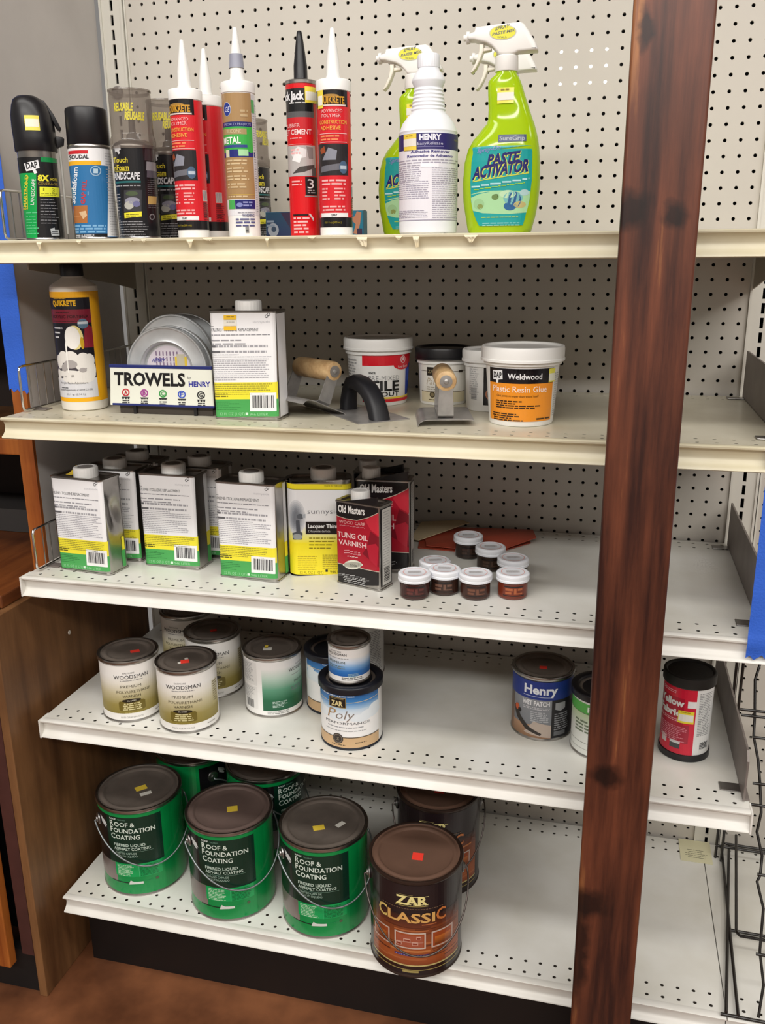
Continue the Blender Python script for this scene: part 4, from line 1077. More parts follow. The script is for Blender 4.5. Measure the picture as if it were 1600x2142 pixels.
def L_(a, u0, u1, v, n, p, c, rag=.3, l=4, th=.5):
    for i in range(n):
        e = u1-(u1-u0)*rag*rnd.random(); x_ = u0
        while x_ < e:
            q = min(e, x_+p*(.8+2.5*rnd.random())); a.F.append(([(x_, v-i*p-p*th)+lin(c), (q, v-i*p-p*th)+lin(c), (q, v-i*p)+lin(c), (x_, v-i*p)+lin(c)], l)); x_ = q+p*.4
def E_(a, u, v, ru, rv, c, l=4, n=22): a.F.append(([(u+ru*cos(2*pi*i/n), v+rv*sin(2*pi*i/n))+lin(c) for i in range(n)], l))
def P_(a, pts, c, l=4): a.F.append(([tuple(p)+lin(c) for p in pts], l))
def logo_dap(a, u, v, s, l=5):
    P_(a, [(u-.011*s, v+.007*s), (u+.009*s, v+.0085*s), (u+.010*s, v-.006*s), (u+.002*s, v-.0072*s), (u+.0015*s, v-.0125*s), (u-.003*s, v-.0125*s), (u-.0032*s, v-.0072*s), (u-.0095*s, v-.0075*s)], 'e8e8ea', l)
    T_(a, 'DAP', u-.0085*s, v-.0042*s, .0090*s, '1c1c20', .0165*s, .03, l+1)

def art_grout(a, Rv, h):
    R_(a, -.034, .070, .075, .088, 'd8202e', 1); E_(a, .043, .070, .021, .0085, 'd8202e', 2); E_(a, .043, .079, .0065, .0065, 'f0d8d8', 4); E_(a, .043, .079, .005, .005, 'd8202e', 5); E_(a, .043, .0795, .0028, .003, 'f0d0d0', 6); T_(a, 'Red Devil', .043, .0650, .0042, 'f4dcdc', .024, .0, 6, 'c')
    R_(a, .052, .0165, .078, .072, '1f3fa8', 1); R_(a, .058, .040, .07, .062, '3a5cc0', 2); P_(a, [(.060, .020), (.076, .020), (.074, .034), (.066, .030)], '16244c', 2)
    R_(a, -.034, .0125, .075, .0155, 'f0d040', 2); R_(a, -.034, .0070, .075, .0120, 'd8202e', 2)
    T_(a, 'WHITE', -.022, .0560, .0038, '2c2c2e', .012, .02); T_(a, 'PRE-MIXED', -.022, .0450, .0080, '8a8a8c', .055, -.012); T_(a, 'TILE', -.022, .0272, .0165, '18181a', .055, .03); T_(a, 'GROUT', -.022, .0172, .0078, '18181a', .055, .02)
    L_(a, -.075, -.045, .080, 14, .005, 'a8a8a8')
tub('grout_tub', 'white tub with red and blue label at the back, behind the black-handled float', .5680, -.1880, .0560, .0495, .1150, WHTPL, radians(5), art_grout)
def art_zp(a, Rv, h):
    R_(a, -.045, .0055, .045, .069, 'e9e6de', 1); R_(a, -.045, .0055, .045, .0235, 'e2d8b8', 2); R_(a, -.045, .0232, .045, .0242, '5a4a34', 3); R_(a, -.045, .0585, .045, .0592, '5a4a34', 3)
    R_(a, -.030, .0515, -.010, .0660, '2a2420', 4); T_(a, 'ZAR', -.028, .0560, .0055, '8c8060', .016, .02, 6); R_(a, .028, .0565, .037, .0605, '2a2420', 4)
    T_(a, 'Patch', -.031, .0360, .012, 'b8a890', .028, -.012, 5, sh=.3); L_(a, -.030, .005, .0325, 2, .0036, 'a8a090', .2); E_(a, -.019, .0185, .0052, .0052, '4a4030', 5); E_(a, -.019, .0185, .0035, .0035, '8a7c5c', 6); L_(a, -.026, -.010, .0105, 1, .0034, '6a5c40', 0)
tub('patch_tub', 'small white tub with a black lid behind the upright edging tool', .6805, -.1680, .0445, .0405, .0980, BLKPL, radians(0), art_zp)
def art_pw(a, Rv, h):
    R_(a, -.004, .0115, .060, .0765, '1a1718', 1); logo_dap(a, .010, .060, .75); E_(a, .010, .030, .0105, .0105, 'b06a48', 3); E_(a, .010, .030, .0085, .0085, '2a2220', 4); P_(a, [(.004, .024), (.013, .026), (.015, .034), (.007, .037)], 'c48a64', 5)
    for i in range(9): R_(a, -.028, .020+i*.0022, -.016, .0212+i*.0022+(i % 2)*.0005, '9a9a9a', 3)
    L_(a, -.032, -.012, .074, 14, .0034, 'c0c0c0')
tub('filler_tub', 'white tub mostly hidden behind the orange-labelled glue tub', .7705, -.2200, .0430, .0400, .1010, WHTPL, radians(-10), art_pw)
def art_glue(a, Rv, h):
    R_(a, -.060, .0085, .052, .0770, 'f0962a', 1); R_(a, -.060, .0660, .052, .0880, '17151a', 2); R_(a, -.060, .0765, .052, .0880, '17151a', 2)
    logo_dap(a, -.041, .0775, .95); T_(a, 'Weldwood', -.0235, .0725, .0085, 'ececee', .0520, .02)
    T_(a, 'Plastic Resin Glue', -.0500, .0530, .0090, 'fbe6d4', .0880, .01); T_(a, 'Glue joints stronger than wood itself', -.042, .0455, .0034, '3a2410', .066, .0)
    L_(a, -.043, .0, .0400, 1, .0038, '3a2410', .05); L_(a, -.043, -.01, .0365, 1, .0034, '3a2410', .05); L_(a, -.043, .028, .0332, 1, .0034, '3a2410', .05); L_(a, -.043, .022, .0300, 1, .0034, '3a2410', .05)
    L_(a, -.050, -.008, .0205, 1, .0034, '3a2410', .05); L_(a, -.050, -.002, .0172, 1, .0034, '3a2410', .05); L_(a, -.048, -.015, .0140, 1, .0034, '3a2410', .05); L_(a, -.048, .002, .0108, 1, .0034, '3a2410', .05); L_(a, .022, .048, .0135, 1, .0048, '4a3010', 0)
    R_(a, .041, .0668, .0555, .0872, 'e8e060', 6); R_(a, .041, .0690, .0555, .0800, 'e4e4d4', 7)
    L_(a, .056, .075, .080, 20, .0034, 'b8b8b8'); 
tub('glue_tub', 'white tub with black and orange label at the front right of the cream shelf', .8338, -.3340, .0572, .0490, .1185, WHTPL, radians(2), art_glue, .022, .0632)

# tall bottle with black cap
def fortifier():
    x, y, R, h = .0800, -.3480, .0388, .226
    t = thing('jug_bottle', 'tall white bottle with yellow label and black cap at left end of the cream shelf', 'bottle', (x, y, S2), facing(x, y))
    mk('body', lathe([(0, .003), (R-.008, .003), (R-.005, .0), (R-.001, .002), (R, .006), (R, .2), (R-.0006, .2065), (R-.004, .2095), (.020, .219), (.0175, .221), (.0165, .224), (0, .224)], 60), M('ivory_plastic', 'e9e4da', .45), t, 35)
    screw_cap(0, 0, .2225, .0178, .0205, t, False, BLKPL)
    a = Art(lambda p, q: (p, q), 1.)
    F = pi*R
    R_(a, -F, .0165, F, .1985, 'f2b01c', 0); R_(a, -.058, .0235, .0245, .1890, '16131c', 1); R_(a, -.058, .1480, .0245, .1700, '7c1c30', 2)
    P_(a, [(.007, .107), (.0245, .107), (.0245, .140), (.012, .148)], '8c1f30', 2)
    R_(a, -.058, .0235, .0245, .0560, 'd8d8dc', 2); R_(a, -.058, .056, .0245, .094, '4c464c', 2)
    for u, v, ru, rv in ((-.030, .092, .010, .010), (-.016, .090, .013, .012), (.004, .090, .010, .009), (.014, .086, .009, .011), (-.040, .084, .008, .012), (.016, .07, .008, .014), (-.022, .064, .024, .006), (.006, .062, .017, .01), (-.008, .055, .028, .008), (.0, .078, .01, .008), (-.045, .062, .006, .010)): E_(a, u, v, ru, rv, 'e4e0da', 3)
    for u, v, ru, rv in ((-.018, .080, .012, .007), (-.03, .074, .006, .006), (.002, .070, .006, .004)): E_(a, u, v, ru, rv, 'a8a2a0', 4)
    E_(a, -.006, .124, .0135, .020, 'e8d890', 3); E_(a, -.010, .124, .0125, .019, 'efece6', 4); P_(a, [(-.020, .128), (-.016, .132), (-.014, .12), (-.0205, .108), (-.0215, .066), (-.0235, .066), (-.0235, .112)], 'f0eee8', 4)
    E_(a, .009, .1465, .0088, .0082, '5c7890', 3); R_(a, .001, .1460, .017, .1500, 'c8d0d8', 4); E_(a, .005, .115, .003, .01, 'c8a020', 5)
    T_(a, 'QUIKRETE', -.0410, .1760, .0085, 'e8b020', .042, .04); L_(a, -.038, -.014, .1880, 1, .002, 'c89a30', 0)
    T_(a, 'ACRYLIC FORTIFIER', -.047, .1560, .0048, '3a1018', .066, .01, 6); L_(a, -.036, -.010, .1660, 1, .003, '4a1420', .1, 6); L_(a, -.045, .015, .1515, 1, .0024, '4a1420', .1, 6)
    for i, w in enumerate((.020, .016, .011)): L_(a, -.045, -.045+w, .1410-i*.0075, 1, .005, 'd8d8dc', .05)
    T_(a, 'Acrylic Resin Admixture', -.042, .0470, .0034, '4a4a4e', .050); L_(a, -.042, -.026, .0410, 1, .003, '5a5a5e', .05); T_(a, 'Exceeds Requirements of ASTM C-1438', -.046, .0355, .0032, '4a4a4e', .060); T_(a, '32.1 qt (0.94 L)', -.030, .0280, .0030, '6a6a70', .032)
    a.build('label', cylmap(R), .0045, t, PRINTG)
fortifier()

# trowel display: sign rack, round tins standing on edge
t = thing('display_rack', 'trowel display sign on black legs in front of round tin pans', 'display', (.254, -.392, S2))
NB = M('navy_trim', '1e2a6c', .4)
mk('sign_board', box(-.092, -.002, .0165, .0905, .001, .0805, .0006), M('sign_backing', 'dcdccc', .5), t)
mk('top_trim', box(-.0925, -.0032, .0775, .091, .0016, .0825, .0006), NB, t); mk('bottom_trim', box(-.0925, -.0032, .0150, .091, .0016, .0185, .0006), NB, t)
for x in (-.056, .054): mk('leg', box(x-.0028, .004, 0, x+.0028, .0085, .030, .0005), BLKPL, t)
mk('shade_strip', box(-.086, .009, .0004, .083, .0105, .0160), M('gap_shade', '4a433c', .8), t)  # dark strip standing in for the shade under the sign, hides pan bottoms
mk('back_step', box(-.085, .062, .0005, .07, .140, .0150, .001), BLKPL, t)
a = Art(quadP((805, 850), (1545, 862), (1545, 1118), (828, 1102), .183, .0590), 740/.183)
a.rect(812, 851, 1540, 1116, 'e6e8dc', 0)
a.text('TROWELS', 838, 972, 88, '141416', 516, l=2, b=.035, slope=.012); a.text('by', 1372, 926, 16, '6a6a6a', 24, l=2); a.text('HENRY', 1378, 981, 36, '2c2f96', 152, l=2, b=.03, slope=.006)
for x, c, L, w in ((924, 'c0303c', 'A', 3), (1058, 'a03c90', 'B', 3), (1191, '3c9a4c', 'C', 3), (1325, '3c58c0', 'F', 4), (1460, '2c2c2e', 'G', 3)):
    y = 1026+(x-924)*.027
    a.ring(x, y, 28, 9, c, 2, 26); a.text(L, x, y+14, 29, c, 24, 'c', l=3, b=.03)
    a.rect(x-29, y+31, x+29, y+37, '26262a', 2)
    n = 3 if L in 'AG' else (5 if L == 'B' else 4)
    for i in range(n):
        q = x-20+40*i/(n-1)
        if L in 'AG': a.rect(q-6, y+37, q+6, y+48, '26262a', 2)
        else: a.poly([(q-6, y+37), (q+6, y+37), (q, y+47)], '26262a', 2)
    a.lines(x-27, x+27, y+54, 2, 14, '4a4a4c', l=2, rag=.12, th=.6, al='c')
a.build('sign_print', lambda u, v, e: (u-.0007, -.002-e, v+.0185), 0, t)
GALV = M('galvanised_tin', 'dde0e2', .3, .5, noise=.22, scale=22)
def tin(loc, rz, label, first=True):
    t = thing('round_tin', label, 'tin pan', loc, rz, 'round galvanised tins standing on edge')
    R = .0715
    p = [(0, .010), (.042, .010), (.0435, .009), (.046, .0015), (.0475, .0003), (.050, .0010), (R-.006, .0030), (R-.004, .0025), (R-.0025, -.0002), (R-.0008, -.0002), (R, .0015), (R-.0012, .004), (R-.002, .0125), (R-.004, .0135), (0, .0135)]
    bm = lathe(p, 72); bmesh.ops.rotate(bm, cent=(0, 0, 0), matrix=Matrix.Rotation(-pi/2, 3, 'X'), verts=bm.verts[:])
    o = mk('pan', bm, GALV, t, 30); o.location = (0, 0, R)
    if min(v.co.y for v in o.data.vertices) < -.005:
        for v in o.data.vertices: v.co.y *= -1
    if first:
        a = Art(lambda x, y: (x, y), 1.); E_(a, 0, 0, .0395, .0395, 'dcd4dc', 0, 40)
        for i in range(7): 
            u = -.022+i*.0062
            for j in range(4): P_(a, [(u, .030-j*.009), (u+.0022, .030-j*.009), (u+.0022, .023-j*.009), (u, .023-j*.009)], '8a7490', 2)
        T_(a, 'HENRY', -.030, .012, .007, '3a3a98', .022, .02, 3, sh=.6); R_(a, .012, .004, .033, .022, 'e8c83c', 3); R_(a, .0155, .004, .029, .026, 'c8c0a8', 4)
        a.build('disc_label', lambda u, v, e: (u, .0098-e, v+R), 0, t)
    return t
tin((.2545, -.3740, S2+.0004), radians(2), 'round tin pan nearest the trowel sign, paper disc in its middle')
t2 = tin((.2560, -.3560, S2+.0004), radians(2), 'round tin pan second from the trowel sign', False)
dup(t2, (.2360, -.3080, S2+.0155), radians(3), 'round tin pan third from the trowel sign'); dup(t2, (.2400, -.2720, S2+.0155), radians(9), 'round tin pan farthest from the trowel sign')

# edging tools and black-handled float
HW = wood_mat('pale_handle', 'b08a5c', 'dcbc8c', (60, 60, 60), .55, contrast=(.3, .7), bump=.05)
TOOL = M('tool_steel', 'aeaba8', .38, .6, noise=.3, scale=40)
def edger(name, label, loc, rz, tilt):
    """blade along y (long 150), handle along y; bracket arms at both ends"""
    t = thing(name, label, 'edging tool', loc, rz, 'wood-handled edging trowels'); t.rotation_euler = (tilt[0], tilt[1], rz)
    w, l = .086, .116
    bm = bmesh.new(); rows = []
    prof = [(-w/2, -.010), (-w/2+.003, -.004), (-w/2+.008, -.0008), (-w/2+.014, .0004), (-.01, .0006), (w/2-.004, .0004), (w/2, -.001)]
    prof = [(x, z+.0108) for x, z in prof]
    for y in (-l/2, l/2):
        rows.append([(x, y, z) for x, z in prof])
    up = [[bm.verts.new(p) for p in r] for r in rows]; dn = [[bm.verts.new((p[0], p[1], p[2]-.0012)) for p in r] for r in rows]
    n = len(prof)
    for i in range(n-1):
        bm.faces.new((up[0][i], up[0][i+1], up[1][i+1], up[1][i])); bm.faces.new((dn[0][i+1], dn[0][i], dn[1][i], dn[1][i+1]))
        for r in (0, 1): bm.faces.new((up[r][i], up[r][i+1], dn[r][i+1], dn[r][i]))
    for i in (0, n-1): bm.faces.new((up[0][i], up[1][i], dn[1][i], dn[0][i]))
    mk('blade', bm, TOOL, t, 40)
    bw, hz = .024, .062
    pth = [(-.050, hz+.012), (-.051, .016), (-.046, .0124), (.046, .0124), (.051, .016), (.050, hz+.012)]
    bm = bmesh.new(); S = []
    for y, z in pth:
        k = 1.0 if z < .02 else .82
        S.append([(-bw/2*k, y, z), (bw/2*k, y, z)])
    th = .0014
    A = [[bm.verts.new(p) for p in s] for s in S]
    B = [[bm.verts.new((p[0], p[1]+(th if 0 < i < 5 and p[1] < 0 else (-th if 0 < i < 5 else (th if i == 0 else -th))), p[2]+(th if 1 < i < 4 else 0))) for p in s] for i, s in enumerate(S)]
    for i in range(len(S)-1):
        bm.faces.new((A[i][0], A[i][1], A[i+1][1], A[i+1][0])); bm.faces.new((B[i][1], B[i][0], B[i+1][0], B[i+1][1]))
        for k in (0, 1): bm.faces.new((A[i][k], A[i+1][k], B[i+1][k], B[i][k]))
    for i in (0, -1): bm.faces.new((A[i][0], A[i][1], B[i][1], B[i][0]))
    mk('bracket', bm, TOOL, t)
    bm = lathe([(0, -.0515), (.0125, -.0515), (.0150, -.0500), (.0162, -.046), (.0165, 0), (.0162, .046), (.0150, .0500), (.0125, .0515), (0, .0515)], 36)
    bmesh.ops.rotate(bm, cent=(0, 0, 0), matrix=Matrix.Rotation(pi/2, 3, 'X'), verts=bm.verts[:])
    h = mk('handle', bm, HW, t, 40); h.location = (0, 0, hz+.006)
    for s in (-1, 1):
        bm = lathe([(0, 0), (.0095, 0), (.0095, .0012), (.004, .0016), (.0035, .0032), (.0015, .0040), (0, .0040)], 24)
        bmesh.ops.rotate(bm, cent=(0, 0, 0), matrix=Matrix.Rotation(pi/2*-s, 3, 'X'), verts=bm.verts[:]); bmesh.ops.translate(bm, vec=(0, s*.0512, hz+.006), verts=bm.verts[:])
        mk('rivet_washer', bm, TOOL, t, 40)
    return t
edger('edging_trowel', 'edging trowel with pale wooden handle lying tilted beside the solvent can', (.4770, -.3330, S2+.0100), radians(53), (0, radians(24)))
edger('edging_trowel', 'edging trowel seen end-on, its round wooden handle pointing at the viewer', (.7140, -.3460, S2), radians(14), (0, 0))
def hand_float():
    c = (.5790, -.3265); e2 = (-.658, .753)
    t = thing('hand_float', 'flat grey trowel with arched black plastic handle', 'trowel', (c[0], c[1], S2), atan2(e2[1], e2[0])-pi/2)
    mk('blade', box(-.0455, -.0725, 0, .0455, .0725, .0016, .0004), TOOL, t)
    # handle: closed arch along y
    secs = []
    path = [(-.055, .0017, .0150), (-.048, .016, .0145), (-.036, .031, .0140), (-.018, .043, .0138), (.004, .050, .0135), (.026, .052, .0130), (.044, .048, .0120), (.055, .034, .0115), (.060, .018, .0125), (.062, .0017, .0130)]
    for i, (y, z, r) in enumerate(path):
        a_ = path[max(0, i-1)]; b_ = path[min(len(path)-1, i+1)]
        ty, tz = b_[0]-a_[0], b_[1]-a_[1]; L = sqrt(ty*ty+tz*tz); ty /= L; tz /= L
        if i in (0, len(path)-1): ty, tz = 0, (1 if i == 0 else -1)
        ny, nz = -tz, ty
        ring = []
        for k in range(20):
            an = 2*pi*k/20; cx = abs(cos(an))**.6*(1 if cos(an) > 0 else -1); sx = abs(sin(an))**.6*(1 if sin(an) > 0 else -1)
            ring.append((r*1.05*cx, y+ny*r*.92*sx, z+nz*r*.92*sx))
        secs.append(ring)
    mk('handle', loft(secs), M('rubber_black', '16161b', .5), t, 50)
hand_float()
# ------------------------------------------------------------------ top shelf: aerosol and foam cans
def top_art(Rpx, c, slope, yref, base, R, k, b=0):
    return Art(cylP(c, Rpx, R, base, k, b, slope, yref), k)
def aerosol_body(R, h, par, shoulder=True):
    mk('body', lathe([(0, .004), (R-.006, .004), (R-.003, 0), (R+.0004, .001), (R+.0004, .003), (R-.0004, .0045), (R-.0004, h-.012), (R+.0003, h-.010), (R+.0003, h-.0085), (R-.003, h-.004), (R-.010, h), (0, h+.002)], 56), TIN, par, 40)
def smart():
    x, y, R = .0870, -.4200, .0288
    t = thing('spray_foam_can', 'green and black spray can with trigger-lever black cap, first from left', 'spray can', (x, y, S1), facing(x, y))
    h = .148
    aerosol_body(R, h, t)
    # crop pixels: body 155..470 at y1310, bottom 215..515 at 1890 ; scale 3.825
    a = Art(cylP(335, 158, R, 1893, 158/R*1.09, 0, .085, 1600), 158/R)
    a.rect(300, 1170, 700, 1893, '18181b', 0); a.rect(0, 1170, 303, 1893, '18181b', 0)
    a.rect(60, 1170, 290, 1893, '12a04c', 1); a.rect(60, 1170, 320, 1305, '141416', 2)
    a.rect(325, 1170, 480, 1210, '128a48', 2)
    a.poly([(196, 1225), (305, 1195), (316, 1262), (284, 1275), (298, 1305), (276, 1316), (262, 1282), (214, 1292)], 'e8e8ea', 4); a.text('DAP', 216, 1272, 52, '18181a', 88, l=5, b=.03, rot=8)
    a.text('SMARTBOND', 208, 1622, 26, 'e0d23c', 300, l=4, b=.02, rot=86); a.text('LANDSCAPE', 268, 1582, 28, 'e8f0e8', 222, l=4, b=.0, rot=86); a.rect(214, 1336, 220, 1618, 'd8c83c', 3)
    a.text('8X', 300, 1372, 48, 'f2e63c', 88, l=4, b=.05); a.text('MORE', 398, 1368, 22, 'c8b83c', 56, l=4, b=.02); a.text('COVERAGE', 302, 1408, 22, 'a8903c', 152, l=4, b=.0)
    a.rect(314, 1424, 468, 1508, 'eef03c', 4); a.text('1', 340, 1460, 26, '8a8c1c', 10, l=5); a.text('3', 408, 1470, 36, '8a8c1c', 22, l=5); a.lines(322, 460, 1478, 2, 14, '9a9c24', l=5)
    for i in range(9): a.lines(318, 440+rnd.random()*30, 1530+i*26, 1, 12, '8a8a8e', l=4, rag=.2)
    a.poly([(392, 1790), (410, 1785), (425, 1780), (428, 1800), (460, 1800), (464, 1850), (402, 1852)], 'b8bcc0', 5); a.rect(404, 1812, 452, 1818, '3a3a3e', 6); a.rect(406, 1828, 456, 1834, '3a3a3e', 6); a.lines(380, 470, 1872, 1, 10, 'a8a8ac', l=4)
    for i in range(8): a.lines(206, 306, 1645+i*30 if i < 3 else 1660+i*24, 1, 16, '5cc488', l=4, rag=.3)
    a.build('label', cylmap(R-.0004), .004, t, PRINTG)
    # cap: lofted hood leaning back to the left with a lever
    secs = []
    for z, cx, rx, ry in ((.130, 0, .0305, .0305), (.131, 0, .0312, .0312), (.150, 0, .0315, .0312), (.166, -.001, .0312, .0305), (.182, -.002, .0298, .0292), (.196, -.003, .0262, .0265), (.204, -.005, .0212, .023), (.2085, -.006, .0140, .018), (.2092, -.006, .0070, .012)):
        secs.append([(cx+rx*cos(2*pi*k/40), ry*sin(2*pi*k/40), z) for k in range(40)])
    bm = loft(secs); 
    cap = mk('trigger_cap', bm, BLKPL, t, 50)
    mk('trigger_lever', extrude_poly([(.012, .2045), (.018, .2035), (.030, .185), (.0395, .164), (.0375, .1605), (.033, .164), (.024, .182)], 'y', -.009, .009, .0012), BLKPL, cap, 50)
    mk('spray_arm', extrude_poly([(.026, .1535), (.040, .1525), (.0425, .150), (.041, .141), (.031, .136), (.027, .140)], 'y', -.007, .007, .0012), BLKPL, cap, 50)
    mk('tube_guard', tube([(.031, -.004, .150), (.034, -.004, .140), (.0345, -.002, .11), (.0335, 0, .01)], .002, 8), M('clear_straw', 'c8c6c0', .3), t, 60)
    b = Art(lambda p, q: (p, q), 1.); R_(b, -.0125, .158, .0085, .179, 'efe05a', 0); R_(b, -.0115, .163, .0075, .174, 'efecd8', 1)
    b.build('price_sticker', cylmap(lambda v: .0315-.0012*max(0, (v-.15)/.03)), .004, t)
smart()
def soudal():
    x, y, R, h = .1811, -.4250, .0315, .1874
    t = thing('spray_foam_can', 'white and blue foam can with smooth black cap, second from left', 'spray can', (x, y, S1), facing(x, y))
    aerosol_body(R, .142, t)
    mk('cap', lathe([(0, h), (R-.0045, h), (R-.002, h-.0015), (R-.0012, h-.005), (R-.0004, .136), (R-.0008, .1355), (0, .1355)], 48), BLKPL, t, 40)
    a = Art(cylP(748, 170, R, 1893, 170/R*1.09, 0, .09, 1500), 170/R)
    a.rect(300, 1130, 1200, 1893, 'eeeef0', 0); a.rect(552, 1235, 806, 1270, 'f0b429', 1); a.rect(540, 1270, 860, 1842, '2f72a8', 1); a.rect(560, 1842, 860, 1886, '141416', 2); a.rect(860, 1868, 960, 1888, '3a78b0', 2)
    a.rect(556, 1150, 706, 1178, 'c8242c', 2); a.text('SOUDAL', 562, 1218, 32, '23232a', 150, l=3, b=.03)
    a.text('Soudafoam', 610, 1588, 38, 'e8eef4', 300, l=3, b=.02, rot=86); a.text('GAP FILL', 684, 1594, 32, 'c83a3c', 200, l=3, b=.03, rot=86); a.lines(705, 715, 1490, 1, 60, '8cb0cc', l=3)
    a.ell(765, 1318, 42, 42, '9cbcd4', 3); a.ell(765, 1318, 34, 34, '2f6a9c', 4); a.rect(748, 1300, 782, 1338, 'b4cede', 5)
    a.rect(598, 1605, 704, 1752, 'b0703c', 3); a.poly([(640, 1660), (690, 1650), (702, 1690), (672, 1720)], 'd8b890', 4); a.rect(600, 1690, 700, 1696, 'c88a54', 4); a.rect(598, 1605, 604, 1640, 'c83a3c', 5)
    a.lines(600, 850, 1768, 3, 26, '7cb0d8', l=3, rag=.1, th=.6); a.lines(616, 770, 1852, 2, 15, 'c8c8cc', l=4, rag=.1)
    for i in range(32): a.lines(832+i*1.8, 925+i*1.5, 1165+i*22, 1, 9, 'b8b8bc', l=2, rag=.15)
    a.build('label', cylmap(R-.0004), .004, t, PRINTG)
soudal()
CLEARC = clear_mat('smoky_cap', '847b74', .40, .12)
def foam(x, y, label, ang=0.):
    R, h = .0318, .209
    t = thing('foam_can', label, 'foam can', (x, y, S1), facing(x, y)+ang-.12, 'black foam cans with smoky clear caps')
    hb = .140
    aerosol_body(R-.0012, hb, t)
    mk('dispenser_stem', lathe([(0, hb+.001), (.010, hb+.001), (.009, hb+.008), (.005, hb+.012), (.0045, hb+.030), (0, hb+.030)], 24), M('grey_stem', '6a645e', .5), t, 40)
    p = [(R+.0010, hb-.012), (R+.0014, hb-.004), (R+.0014, hb+.001), (R-.001, hb+.006), (R-.0012, hb+.010), (R-.0016, h-.003), (R-.0005, h-.0022), (R-.0008, h), (R-.0025, h), (R-.0035, h-.005), (0, h-.006)]
    mk('clear_cap', lathe(p, 56), CLEARC, t, 40)
    a = Art(cylP(1095, 178, R, 1893, 178/R*1.09, 0, .09, 1500), 178/R)
    a.rect(700, 1115, 1500, 1893, '1a191c', 0)
    a.poly([(916, 1100), (972, 1086), (976, 1128), (962, 1135), (970, 1160), (954, 1166), (944, 1140), (926, 1146)], 'c8c8ca', 3)
    a.text('Touch', 905, 1232, 44, 'd2c23c', 130, l=3, b=.025, slope=.03); a.text("'nFoam", 905, 1298, 46, 'd2c23c', 140, l=3, b=.025, slope=.02); a.rect(920, 1304, 1050, 1310, 'a89a30', 3)
    a.text('LANDSCAPE', 885, 1376, 58, 'dcdce0', 248, l=3, b=.03, slope=.01); a.rect(900, 1392, 1140, 1408, '2c6a6c', 2); a.lines(930, 1140, 1428, 1, 18, 'a0a0a4', l=3, rag=.02)
    a.rect(1005, 1470, 1150, 1655, '3c3c40', 2); a.ell(1075, 1560, 60, 28, '9090a0', 3); a.ell(1050, 1600, 40, 36, 'b4b4ac', 3); a.ell(1110, 1590, 30, 26, '6c6c94', 4); a.ell(1070, 1500, 50, 20, '4c5a40', 3)
    a.poly([(1008, 1666), (1152, 1654), (1154, 1698), (1012, 1712)], 'e8e03c', 3); a.lines(1025, 1135, 1676, 2, 14, '7c7620', l=4)
    for i in range(9): a.lines(934, 976, 1500+i*28, 1, 12, 'a8a8ac', l=3, rag=.3)
    for i in range(6): a.lines(948, 1210, 1740+i*22, 1, 12, '9a9a9e', l=3, rag=.2)
    a.text('NET WT. 12 oz (340 g)', 960, 1868, 18, 'a8a8ac', 140, l=3)
    a.rect(1165, 1085, 1255, 1215, '3c3236', 2); a.rect(1180, 1225, 1300, 1300, '8c8a90', 2); a.rect(1185, 1300, 1260, 1360, '55525c', 2)
    for i in range(14): a.lines(1190+i, 1280, 1380+i*18, 1, 9, '6a666a', l=2)
    a.rect(1198, 1520, 1260, 1590, 'b89a5c', 3); a.ell(1232, 1700, 20, 28, '7c7a7c', 3); a.ell(1232, 1700, 13, 19, '242226', 4)
    a.build('label', cylmap(R-.0012), .004, t, PRINTG)
    b = Art(lambda p, q: (p, q), 1.)
    for (u, v) in ((-.0225, .178), (-.006, .166)):
        b = Art(lambda p, q: (p, q), 1.)
        T_(b, 'REUSABLE', u, v, .0105, 'd4c83a', .029, .04, 1, sh=.12)
        b.build('cap_print', cylmap(R-.0012), .004, t)
    return t
f0 = foam(.2528, -.4200, 'black foam can with smoky clear cap nearest the shelf edge, third from left')
dup(f0, (.2600, -.3200, S1), facing(.2600, -.3200)-.05, 'black foam can with smoky cap peeking out between the front foam can and red tube')
dup(f0, (.2760, -.1500, S1), facing(.276, -.15)-.1, 'black foam can with smoky cap hidden behind the second red tube')
dup(f0, (.3080, -.0900, S1), facing(.308, -.09)+.9, 'black foam can with smoky cap at the back, right of the tan tube')

# ------------------------------------------------------------------ caulking tubes
def tube_body(name, label, x, y, R, h, grp, ang, nozzle=WHTPL, capm=WHTPL, nlen=.065, nr0=.0092, nr1=.0028, artf=None, white_base=True, metal_top=False):
    t = thing(name, label, 'caulking tube', (x, y, S1), facing(x, y)+ang, grp)
    rb = R-.0008
    mk('body', lathe([(0, .001), (rb-.003, 0), (rb, .001), (rb, h-.015), (0, h-.015)], 48), WHTPL if white_base else M('red_tube', 'c81c26', .4), t, 40)
    if metal_top: mk('top_rim', lathe([(0, h-.004), (R-.005, h-.004), (R-.004, h-.001), (R-.001, h), (R+.0005, h-.001), (R+.0003, h-.005), (rb, h-.006), (0, h-.015)], 48), TIN, t, 40)
    else: mk('shoulder_cap', lathe([(0, h+.0015), (nr0+.001, h+.0015), (R-.003, h), (R-.0005, h-.001), (R+.0006, h-.003), (R+.0003, h-.0150), (rb, h-.0155), (0, h-.0155)], 48), capm, t, 40)
    z = h+.001 if not metal_top else h-.004
    prof = [(0, z), (nr0+.0012, z), (nr0+.0008, z+.003), (nr0, z+.005), (nr0*.97, z+nlen*.35), (nr1*1.6, z+nlen*.8), (nr1, z+nlen-.001), (nr1*.7, z+nlen), (0, z+nlen)]
    mk('nozzle', lathe(prof, 28), nozzle, t, 40)
    a = Art(lambda p, q: (p, q), 1.)
    artf(a, rb, h)
    a.build('label', cylmap(rb), .0038, t, PRINTG)
    return t
